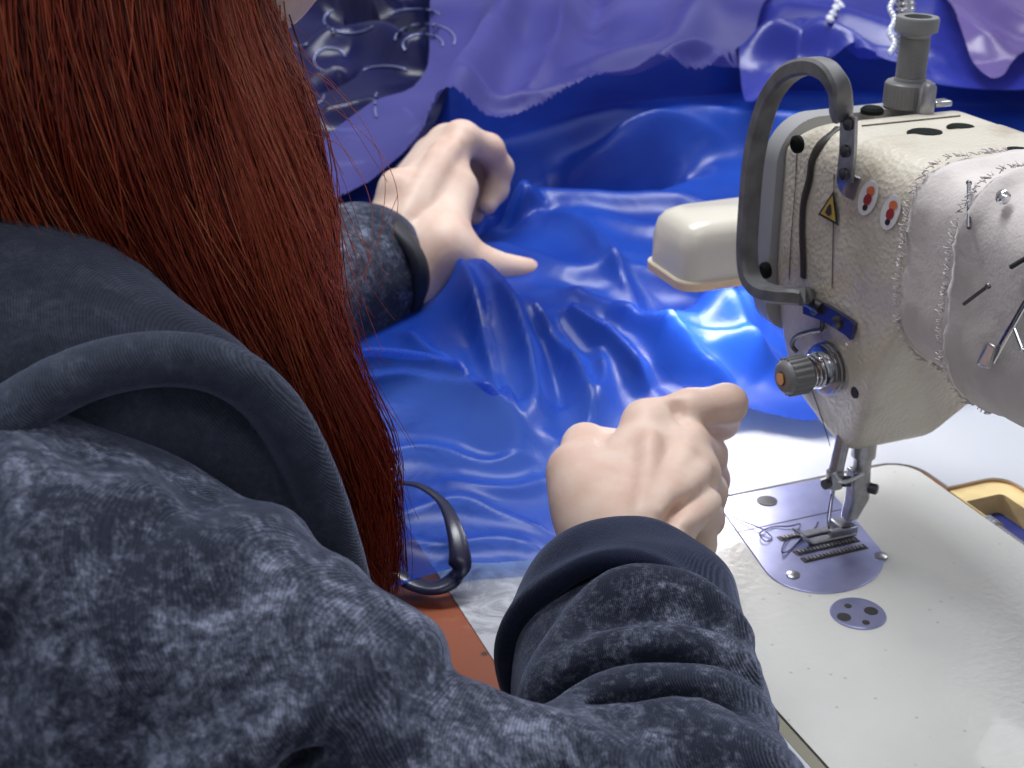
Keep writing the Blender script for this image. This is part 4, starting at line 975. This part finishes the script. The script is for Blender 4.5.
# --- right hand: back up, fingers away from the camera, index stretched to the right
WR = P(632, 548, d=0.612)
S0, S1, S2 = P(-60, 615, d=0.43), P(212, 790, d=0.415), P(590, 1075, d=0.392)
RI, RM, RR, RK = P(646, 424, d=0.668), P(686, 446, d=0.662), P(696, 474, d=0.652), P(692, 502, d=0.640)
def finger(f, pts, rs, k=0.005): f.chain(pts, rs, k)
hand = body
def hand_right(f):
    f.chain([S2, P(650, 860, d=0.465), P(648, 740, d=0.532), P(636, 620, d=0.585), WR], [0.038, 0.036, 0.033, 0.027, 0.025], 0.02)
    for (m, r0, r1) in ((RI, 0.0150, 0.0115), (RM, 0.0155, 0.0112), (RR, 0.0145, 0.0105), (RK, 0.0140, 0.0098)):
        f.chain([WR+(m-WR)*0.12, m], [r0, r1], 0.011)
    # index: stretched to the right, bent down at the middle joint
    finger(f, [RI, P(690, 410, d=0.676), P(727, 404, d=0.684)], [0.0108, 0.0098, 0.0096])
    finger(f, [P(727, 404, d=0.684), P(722, 422, d=0.705), P(700, 440, d=0.718)], [0.0092, 0.0080, 0.0070])
    # middle, ring and little finger curl down over the cloth
    finger(f, [RM, P(706, 455, d=0.684), P(712, 480, d=0.704)], [0.0106, 0.0098, 0.0084]); finger(f, [P(712, 480, d=0.704), P(690, 500, d=0.706)], [0.0082, 0.0074])
    finger(f, [RR, P(707, 492, d=0.668), P(707, 520, d=0.684)], [0.0102, 0.0092, 0.0080]); finger(f, [P(707, 520, d=0.684), P(680, 530, d=0.682)], [0.0078, 0.0070])
    finger(f, [RK, P(703, 516, d=0.648), P(700, 545, d=0.662)], [0.0094, 0.0084, 0.0072]); finger(f, [P(700, 545, d=0.662), P(680, 550, d=0.660)], [0.0070, 0.0064])
    # thumb on the near side of the body
    T0, T1, T2, T3 = P(596, 530, d=0.622), P(575, 472, d=0.645), P(585, 446, d=0.668), P(620, 446, d=0.690)
    f.cap(T0, T1, 0.0165, 0.0125, 0.014); f.cap(T1, T2, 0.0115, 0.0108, 0.006); f.cap(T2, T3, 0.0104, 0.0085, 0.004)
    f.chain([P(600, 505, d=0.634), P(632, 470, d=0.652)], [0.016, 0.013], 0.018)
    # tendons and knuckles
    for m, k in ((RI, 0.35), (RM, 0.3), (RR, 0.3), (RK, 0.35)):
        up_ = (CAM-m)/np.linalg.norm(CAM-m); f.ell(m+up_*0.0072, (0.0062,)*3, None, 0.006); f.chain([WR+(m-WR)*0.35+up_*0.0125, m+up_*0.0095], [0.0022, 0.0026], 0.006)
hand_right(body)
hb_ = Field(); hb_.ops = list(body.ops)
ridge(body, hb_, [(716, 480), (700, 492), (682, 506), (664, 520)], [0.0030, 0.0036, 0.0034, 0.0022], 0.006, 0.35, True)
ridge(body, hb_, [(702, 470), (690, 482), (672, 496)], [0.0036, 0.0036, 0.0024], 0.006, 0.55)
ridge(body, hb_, [(712, 500), (700, 512), (682, 524)], [0.0034, 0.0034, 0.0024], 0.006, 0.55)
ridge(body, hb_, [(640, 512), (648, 470), (650, 436)], [0.0024, 0.0030, 0.0034], 0.006, 0.6)
ridge(body, hb_, [(656, 512), (672, 478), (686, 452)], [0.0024, 0.0030, 0.0034], 0.006, 0.6)
ridge(body, hb_, [(676, 404), (680, 414), (688, 424)], 0.0016, 0.004, 0.0, True)
ridge(body, hb_, [(606, 424), (600, 436), (604, 446)], 0.0012, 0.003, 0.0, True)
# --- left hand: seen from the thumb side, fingers bent down over the heap
WL = P(378, 268, d=0.915); ELL = np.array([-0.285, 0.255, 0.80])
LI, LM, LR_, LK = P(462, 138, d=0.955), P(446, 142, d=0.972), P(428, 156, d=0.985), P(408, 178, d=0.99)
def hand_left(f):
    f.chain([ELL, WL+(ELL-WL)*0.4, WL], [0.042, 0.035, 0.0275], 0.02)
    for (m, r0, r1) in ((LI, 0.0175, 0.0115), (LM, 0.0165, 0.0115), (LR_, 0.0160, 0.0110), (LK, 0.0150, 0.0100)):
        f.chain([WL+(m-WL)*0.10, m], [r0, r1], 0.018)
    finger(f, [LI, P(489, 149, d=0.975), P(500, 168, d=0.990)], [0.0112, 0.0100, 0.0094]); finger(f, [P(500, 168, d=0.990), P(496, 190, d=0.992), P(487, 205, d=0.985)], [0.0092, 0.0084, 0.0072])
    finger(f, [LM, P(474, 152, d=0.998), P(483, 182, d=1.01)], [0.0110, 0.0100, 0.0090]); finger(f, [P(483, 182, d=1.01), P(474, 215, d=1.00)], [0.0088, 0.0072])
    finger(f, [LR_, P(448, 165, d=1.015), P(462, 195, d=1.02), P(458, 222, d=1.01)], [0.0104, 0.0096, 0.0084, 0.007])
    finger(f, [LK, P(425, 185, d=1.015), P(440, 210, d=1.02), P(444, 230, d=1.01)], [0.0096, 0.0086, 0.0074, 0.0064])
    f.chain([P(412, 285, d=0.905), P(445, 248, d=0.905)], [0.020, 0.0155], 0.016); f.chain([P(445, 248, d=0.905), P(485, 266, d=0.912)], [0.0150, 0.0115], 0.010)
    f.chain([P(485, 266, d=0.912), P(528, 270, d=0.920)], [0.0112, 0.0080], 0.006)
    f.chain([P(440, 250, d=0.91), P(462, 190, d=0.94)], [0.014, 0.011], 0.02)
    f.ell(P(396, 186, d=0.93), (0.011, 0.011, 0.011), None, 0.014)
nb_ = len(body.ops); hand_left(body)
lb_ = Field(); lb_.ops = list(body.ops[nb_:])
ridge(body, lb_, [(418, 212), (436, 176), (456, 142)], [0.0026, 0.0032, 0.0036], 0.007, 0.6)
ridge(body, lb_, [(402, 222), (418, 188), (440, 148)], [0.0026, 0.0032, 0.0034], 0.007, 0.6)
# --- arms, trunk, neck and head
body.chain([S0+FWD*0.02, S1+FWD*0.01, S2], [0.045, 0.038, 0.036], 0.03); body.chain([SHL, ELL], [0.052, 0.044], 0.03)
body.chain([HIP, (-0.49, 0.02, 0.72), (-0.45, 0.03, 0.89)], [0.125, 0.105, 0.09], 0.06)
body.chain([(-0.45, 0.03, 0.91), S0+FWD*0.02], [0.075, 0.045], 0.05); body.chain([(-0.44, 0.035, 0.92), SHL+np.array([0, 0, -.02])], [0.075, 0.05], 0.05); body.cap((-0.45, 0.03, 0.90), NECK, 0.06, 0.055, 0.04)
HC = np.array([-0.262, 0.040, 1.158])
body.chain([NECK, HC+np.array([-0.02, 0, -0.05])], [0.055, 0.05], 0.03)
a = math.radians(38); Rh = np.array([[math.cos(a), 0, math.sin(a)], [0, 1, 0], [-math.sin(a), 0, math.cos(a)]])   # head bent forward
def hd(x, y, z): return HC+Rh @ np.array([x, y, z])
body.ell(HC, (0.098, 0.075, 0.088), Rh, 0.02); body.ell(hd(0.045, 0, -0.06), (0.055, 0.052, 0.062), Rh, 0.03)
body.cap(hd(0.062, 0, -0.105), hd(0.075, 0, -0.10), 0.022, 0.020, 0.02)                    # chin
body.cap(hd(0.088, 0, -0.012), hd(0.108, 0, -0.045), 0.008, 0.012, 0.012)                  # nose
body.ell(hd(0.086, 0, -0.075), (0.012, 0.022, 0.010), Rh, 0.010)                            # mouth
for s in (-1, 1):
    body.ell(hd(0.085, s*0.032, -0.008), (0.014, 0.016, 0.012), Rh, 0.006, True); body.ell(hd(0.079, s*0.032, -0.008), (0.012, 0.013, 0.012), Rh, 0.003)
    body.ell(hd(-0.005, s*0.077, -0.02), (0.018, 0.008, 0.030), Rh, 0.008)
    body.cap(HIP+np.array([0.02, s*0.08, -0.02]), (-0.13, s*0.11, 0.47), 0.075, 0.055, 0.04)
    body.cap((-0.13, s*0.11, 0.47), (-0.16, s*0.11, 0.09), 0.052, 0.036, 0.02); body.cap((-0.17, s*0.11, 0.04), (-0.04, s*0.12, 0.025), 0.038, 0.026, 0.02)
bv, bq = body.polys(0.0020)
bo = bigmesh('body', bv, bq, M['skin'], man)
sm_ = bo.modifiers.new('smooth', 'SMOOTH'); sm_.factor = 0.5; sm_.iterations = 3

# ---------------------------------------------------------------- trousers (lap under the table)
tr = Field(); tr.ell(HIP+np.array([0.0, 0, 0.0]), (0.15, 0.19, 0.13), None, 0.05)
for s in (-1, 1):
    tr.cap(HIP+np.array([0.02, s*0.08, -0.02]), (-0.13, s*0.11, 0.47), 0.092, 0.072, 0.05); tr.cap((-0.13, s*0.11, 0.47), (-0.16, s*0.11, 0.10), 0.070, 0.058, 0.03)
tv, tq = tr.polys(0.008); bigmesh('trousers', tv, tq, M['trousers'], man)

# ---------------------------------------------------------------- jacket
jk = Field()
jk.chain([HIP+np.array([0, 0, 0.06]), (-0.52, 0.02, 0.72), (-0.475, 0.03, 0.87)], [0.155, 0.135, 0.105], 0.08)
jk.chain([(-0.47, 0.03, 0.89), (-0.40, 0.175, 0.945)], [0.090, 0.068], 0.06)
jk.chain([(-0.40, 0.175, 0.945), ELL], [0.066, 0.058], 0.04)
LC = WL+(ELL-WL)*0.10
jk.chain([ELL, LC], [0.058, 0.047], 0.03)
jk.chain([(-0.47, 0.0, 0.87), S0], [0.085, 0.064], 0.05)
jk.chain([S0, P(105, 692, d=0.425), S1, P(412, 955, d=0.402), S2], [0.068, 0.064, 0.056, 0.050, 0.047], 0.03)
CW = P(628, 590, d=0.595)                                   # centre of the cuff
jk.chain([S2, P(650, 860, d=0.455)], [0.048, 0.046], 0.02)
jk.chain([P(650, 860, d=0.455), P(648, 750, d=0.520), P(634, 680, d=0.555), P(630, 630, d=0.580)], [0.045, 0.0435, 0.044, 0.043], 0.02)
jk.chain([P(290, 818, d=0.410), P(430, 784, d=0.415), P(500, 808, d=0.415), P(580, 834, d=0.412)], [0.016, 0.0195, 0.0190, 0.018], 0.012)
jbase = Field(); jbase.ops = list(jk.ops)
R = lambda pts, rad, k=0.012, sink=0.5, cut=False: ridge(jk, jbase, pts, rad, k, sink, cut)
# folds of the upper sleeve
R([(432, 662), (415, 648), (385, 664), (330, 698), (255, 745), (190, 790)], [0.0150, 0.0185, 0.0170, 0.014, 0.011, 0.008], 0.007, 0.22)
R([(385, 712), (350, 728), (285, 762)], [0.003, 0.004, 0.003], 0.008, 0.0, True)
jk.chain([P(395, 704, d=0.418), P(420, 712, d=0.420)], 0.010, 0.012)
jk.chain([P(411, 650, d=0.416), P(385, 654, d=0.406), P(340, 685, d=0.392), P(270, 735, d=0.374)], [0.0105, 0.0125, 0.0115, 0.007], 0.006)
R([(395, 640), (350, 628), (295, 640), (235, 665), (165, 690)], [0.012, 0.012, 0.011, 0.009, 0.007], 0.010, 0.45)
R([(372, 600), (335, 592), (280, 604), (210, 630)], [0.009, 0.010, 0.009, 0.006], 0.010, 0.5)
R([(515, 752), (460, 730), (400, 742), (345, 768)], [0.008, 0.009, 0.008, 0.006], 0.010, 0.45)
R([(590, 785), (540, 765), (480, 768), (430, 795)], [0.012, 0.012, 0.011, 0.009], 0.009, 0.35)
R([(320, 520), (285, 535), (225, 565), (150, 585)], [0.008, 0.008, 0.007, 0.005], 0.012, 0.55)
R([(215, 460), (140, 510), (60, 560), (0, 600)], 0.007, 0.014, 0.6)
R([(270, 505), (190, 575), (120, 660), (60, 740)], 0.007, 0.014, 0.62)
R([(20, 480), (60, 560), (80, 660)], 0.006, 0.016, 0.65)
# folds of the forearm
R([(530, 720), (560, 690), (610, 662), (680, 652), (745, 672)], [0.006, 0.007, 0.0065, 0.006, 0.005], 0.010, 0.45)
R([(535, 752), (580, 722), (640, 700), (710, 700), (760, 724)], [0.006, 0.0075, 0.0075, 0.007, 0.006], 0.010, 0.4)
R([(560, 768), (610, 742), (680, 728), (770, 752)], [0.006, 0.007, 0.007, 0.006], 0.010, 0.4)
R([(590, 790), (660, 762), (740, 765), (790, 790)], [0.007, 0.008, 0.008, 0.006], 0.010, 0.4)
R([(548, 690), (580, 640), (620, 602), (660, 590)], [0.005, 0.006, 0.006, 0.004], 0.012, 0.5)
R([(640, 610), (690, 600), (735, 640)], [0.005, 0.005, 0.004], 0.012, 0.5)
R([(560, 705), (620, 680), (700, 676)], 0.003, 0.008, -0.2, True)
R([(575, 735), (640, 714), (720, 715)], 0.003, 0.008, -0.2, True)
def jdisp(p):
    n = (np.sin(p[:, 0]*95+2.1*np.sin(p[:, 1]*60))*np.sin(p[:, 1]*80+1.7*np.sin(p[:, 2]*70))*np.sin(p[:, 2]*90+1.3*np.sin(p[:, 0]*50)))
    return 0.0012*n
jv, jq = jk.polys(0.0030, disp=jdisp)
jo = bigmesh('jacket', jv, jq, M['jacket'], man)
m_ = jo.modifiers.new('smooth', 'SMOOTH'); m_.factor = 0.5; m_.iterations = 4

# cuffs: folded rib bands round the wrists
def cuffband(name, a, b, r0, r1, mat, bulge, sq=1.0, upv=None, thick=0.004):
    a = np.array(a); b = np.array(b); t, u, w, L = frame_of(a, b)
    if upv is not None:
        w = np.array(upv)-t*(np.array(upv) @ t); w /= np.linalg.norm(w); u = np.cross(w, t)
    n = 96; prof = []
    for i in range(25):
        s = i/24; prof.append((L*s, r0+(r1-r0)*s+bulge*math.sin(math.pi*min(1, s*1.0))**0.8+(0.0022*math.exp(-((s-1)/0.12)**2))))
    prof = [(L*0.04, r0-thick-0.003), (-0.0015, r0-thick), (-0.003, r0-thick*0.4)]+prof+[(L+0.003, r1-0.001), (L+0.002, r1-thick-0.002), (L*0.7, r1-thick-0.003)]
    vs, fs = [], []
    for j, (h, r) in enumerate(prof):
        for i in range(n):
            an = 2*math.pi*i/n
            rr = r+0.0016*math.sin(an*3+h*60)+0.0012*math.sin(an*5-h*130)
            vs.append(a+t*h+(u*math.cos(an)*sq+w*math.sin(an))*rr)
    m = len(prof)
    for j in range(m-1):
        for i in range(n): fs.append((j*n+i, j*n+(i+1) % n, (j+1)*n+(i+1) % n, (j+1)*n+i))
    return bigmesh(name, vs, fs, mat, man)
cuffband('cuff', P(630, 597, d=0.595), P(622, 668, d=0.551), 0.0405, 0.0490, M['cuff'], 0.0035, 1.0)['label'] = 'folded navy ribbed cuff'
t_ = (WL-ELL)/np.linalg.norm(WL-ELL)
cuffband('cuff', P(379, 272, d=0.908)+t_*0.003, P(379, 272, d=0.908)-t_*0.005, 0.0425, 0.0435, M['trim'], 0.0012, 1.0)['label'] = 'narrow black cuff edge'

# ---------------------------------------------------------------- hood lying over the shoulder
hf = Field()
hf.chain([P(-120, 300, d=0.50), P(0, 310, d=0.485), P(90, 350, d=0.480), P(170, 400, d=0.480)], [0.034, 0.030, 0.026, 0.020], 0.03)
hf.chain([P(-120, 380, d=0.46), P(20, 370, d=0.455), P(110, 395, d=0.455), P(190, 420, d=0.465), P(260, 470, d=0.480), P(305, 540, d=0.498)], [0.030, 0.026, 0.022, 0.018, 0.015, 0.012], 0.03)
hf.chain([P(150, 395, d=0.462), P(225, 420, d=0.466), P(275, 475, d=0.478), P(312, 545, d=0.495)], [0.014, 0.013, 0.011, 0.009], 0.012)
band = [P(*q[:2], d=q[2]) for q in ((-90, 480, .395), (-40, 446, .400), (10, 414, .405), (64, 382, .412), (127, 362, .420), (191, 360, .428), (238, 376, .436), (275, 408, .445), (300, 448, .454), (322, 498, .466), (340, 550, .480), (352, 592, .493))]
bp = smooth_path(band, 4)
hf.chain(list(bp), list(np.interp(np.linspace(0, 1, len(bp)), [0, 0.3, 0.6, 0.8, 1], [0.0082, 0.0078, 0.0076, 0.0076, 0.0068])), 0.003)
hv_, hq_ = hf.polys(0.0024)
hoo = bigmesh('hood', hv_, hq_, M['hood'], man); m_ = hoo.modifiers.new('smooth', 'SMOOTH'); m_.factor = 0.5; m_.iterations = 3

# ---------------------------------------------------------------- hair
def interp_guides(G, u):
    k = min(int(u*(len(G)-1)), len(G)-2); f = u*(len(G)-1)-k; return G[k]*(1-f)+G[k+1]*f
def gd(pts): 
    a_ = smooth_path(pts, 8); t = np.linspace(0, len(a_)-1, 28); i = np.minimum(t.astype(int), len(a_)-2); f = (t-i)[:, None]
    return a_[i]*(1-f)+a_[i+1]*f
CR = hd(-0.015, 0.0, 0.10)
def G_(pix, crown):
    x, y, d = pix[0]; return gd([crown[0], P(x*0.85-10, -330, d=d-0.012), P(x*0.95-4, -150, d=d-0.004)]+[P(*q[:2], d=q[2]) for q in pix])
guides = [
    G_([(-330, 0, .40), (-300, 120, .415), (-260, 230, 0.460), (-160, 330, 0.490)], (hd(-0.03, -0.02, 0.095), hd(-0.125, -0.015, 0.0))),
    G_([(-240, 0, .405), (-220, 120, .42), (-190, 230, 0.470), (-100, 330, 0.500)], (hd(-0.02, -0.025, 0.095), hd(-0.118, -0.02, 0.01))),
    G_([(-140, 0, 0.415), (-130, 120, 0.43), (-110, 230, 0.465), (-60, 320, 0.500), (20, 380, 0.520)], (hd(-0.01, -0.03, 0.095), hd(-0.105, -0.03, 0.02))),
    G_([(-50, 0, 0.415), (-30, 120, 0.43), (0, 220, 0.462), (60, 310, 0.500), (140, 390, 0.520)], (hd(-0.005, -0.035, 0.095), hd(-0.092, -0.05, 0.02))),
    G_([(40, 0, 0.425), (60, 110, 0.438), (95, 220, 0.475), (160, 320, 0.490), (227, 420, 0.515), (282, 500, 0.530)], (hd(0.0, -0.035, 0.095), hd(-0.07, -0.068, 0.02))),
    G_([(110, 0, 0.440), (130, 110, 0.45), (165, 220, 0.475), (218, 330, 0.490), (277, 430, 0.510), (321, 520, 0.535), (343, 570, 0.550)], (hd(0.005, -0.035, 0.095), hd(-0.045, -0.08, 0.02))),
    G_([(170, 0, 0.46), (190, 110, 0.480), (225, 220, 0.480), (263, 320, 0.492), (307, 420, 0.515), (344, 510, 0.545), (360, 580, 0.565)], (hd(0.01, -0.03, 0.095), hd(-0.02, -0.084, 0.02))),
    G_([(215, 0, 0.490), (238, 110, 0.488), (268, 220, 0.490), (293, 320, 0.500), (327, 420, 0.525), (357, 510, 0.555), (365, 590, 0.575)], (hd(0.02, -0.03, 0.095), hd(0.005, -0.084, 0.02))),
    G_([(245, 0, 0.500), (268, 100, 0.500), (296, 210, 0.505), (313, 320, 0.515), (340, 400, 0.535), (367, 490, 0.565), (369, 600, 0.585)], (hd(0.04, -0.025, 0.09), hd(0.035, -0.078, 0.015))),
    G_([(262, 0, 0.515), (288, 90, 0.515), (312, 200, 0.520), (319, 300, 0.525), (340, 380, 0.545), (371, 460, 0.570), (375, 570, 0.590)], (hd(0.055, -0.02, 0.083), hd(0.055, -0.068, 0.01))),
]
NS, NP = 11000, 28
hr = np.random.default_rng(11); U = hr.random(NS)**0.85; D = hr.random(NS)**1.3
cl = hr.integers(0, 320, NS); cu = hr.random(320)
tt = np.linspace(0, 1, NP)
strands = np.zeros((NS, NP, 3)); radii = np.zeros((NS, NP)); tone = np.zeros(NS)
cph = hr.uniform(0, 6.28, (320, 3)); camp = hr.uniform(0.4, 1.9, 320); ctone = hr.normal(0, 0.22, 320)
for i in range(NS):
    c = cl[i]; u = np.clip(cu[c]+hr.normal(0, 0.035), 0, 0.9999)
    g = interp_guides(guides, u)
    deep = FWD*(D[i]*0.035*(1-0.5*tt))[:, None]
    wob = (RGT*(np.sin(tt*(6+3*camp[c])+cph[c, 0])*0.0038*camp[c]*tt)[:, None]+FWD*(np.sin(tt*9+cph[c, 1])*0.0042*camp[c])[:, None])
    k = hr.normal(0, 1, 3); jit = RGT*(k[0]*0.0026*(0.4+tt)+k[1]*0.0016*np.sin(tt*(16+3*k[0])+k[2]*6))[:, None]+UPV*(k[2]*0.002*tt)[:, None]
    s = g+deep+wob+jit
    if hr.random() < 0.30:                                   # shorter strands end on the way
        e = hr.uniform(0.55, 1.0); x = tt*e*(NP-1); a_ = np.minimum(x.astype(int), NP-2); f_ = (x-a_)[:, None]; s = s[a_]*(1-f_)+s[a_+1]*f_
    strands[i] = s; radii[i] = 0.00030*(1-0.55*tt**3)*hr.uniform(0.7, 1.2)
    tone[i] = np.clip(0.56+ctone[c]+hr.normal(0, 0.13), 0, 0.98)
# loose flyaway hairs at the edge and over the mass
NF = 520; fl_ = np.zeros((NF, NP, 3)); fr = np.zeros((NF, NP)); ftone = np.zeros(NF)
for i in range(NF):
    u = hr.uniform(0.72, 0.9999) if i < 400 else hr.uniform(0.2, 0.9); g = interp_guides(guides, u); e0 = hr.uniform(0.2, 0.55); L = hr.uniform(0.12, 0.45)
    x = np.clip(e0+tt*L, 0, 0.999)*(NP-1); a_ = np.minimum(x.astype(int), NP-2); f_ = (x-a_)[:, None]; s = g[a_]*(1-f_)+g[a_+1]*f_
    out_ = abs(hr.normal(0, 1))*0.011*(1 if i < 400 else 0.35)
    s = s+RGT*(out_*tt**1.4)[:, None]*(1 if i < 400 else hr.choice([-1, 1]))-FWD*(0.006+hr.random()*0.006*tt)[:, None]+UPV*(hr.normal(0, 0.009)*tt*tt)[:, None]
    fl_[i] = s; fr[i] = 0.00011; ftone[i] = hr.uniform(0.6, 1.0)
# a few single hairs arching out to the right over the cloth
arcs = [[(290, 75), (330, 105), (365, 135), (388, 165), (398, 200), (392, 240)], [(285, 60), (330, 85), (368, 130), (385, 180), (378, 250)], [(300, 130), (345, 150), (372, 210), (366, 280)], [(296, 90), (320, 75), (345, 100)], [(310, 260), (350, 290), (385, 225), (398, 195)]]
ar = np.zeros((len(arcs), NP, 3))
for i, a_ in enumerate(arcs): ar[i] = gd([P(*q, d=0.50) for q in a_])
strands = np.concatenate([strands, fl_, ar]); radii = np.concatenate([radii, fr, np.full((len(arcs), NP), 0.00014)]); tone = np.concatenate([tone, ftone, np.full(len(arcs), 0.95)])
def strandmesh(name, S_, R_, T_, mat, parent):
    n_, m = S_.shape[:2]
    tg = np.gradient(S_, axis=1); tg /= np.linalg.norm(tg, axis=2, keepdims=True)+1e-12
    u_ = np.cross(tg, np.array([0.3, 0.2, 0.93])); u_ /= np.linalg.norm(u_, axis=2, keepdims=True)+1e-12; w_ = np.cross(tg, u_)
    vs = np.stack([S_+(u_*math.cos(2*math.pi*k/3)+w_*math.sin(2*math.pi*k/3))*R_[..., None] for k in range(3)], 2)
    idx = np.arange(n_*m*3).reshape(n_, m, 3)
    f = np.concatenate([np.stack([idx[:, :-1, k], idx[:, :-1, (k+1) % 3], idx[:, 1:, (k+1) % 3], idx[:, 1:, k]], -1).reshape(-1, 4) for k in range(3)])
    o = bigmesh(name, vs.reshape(-1, 3), f, mat, parent)
    at = o.data.attributes.new('tone', 'FLOAT', 'POINT'); at.data.foreach_set('value', np.repeat(T_, m*3).astype(np.float32)); return o
strandmesh('hair', strands, radii, tone, M['hair'], man)['label'] = 'long loose red hair'
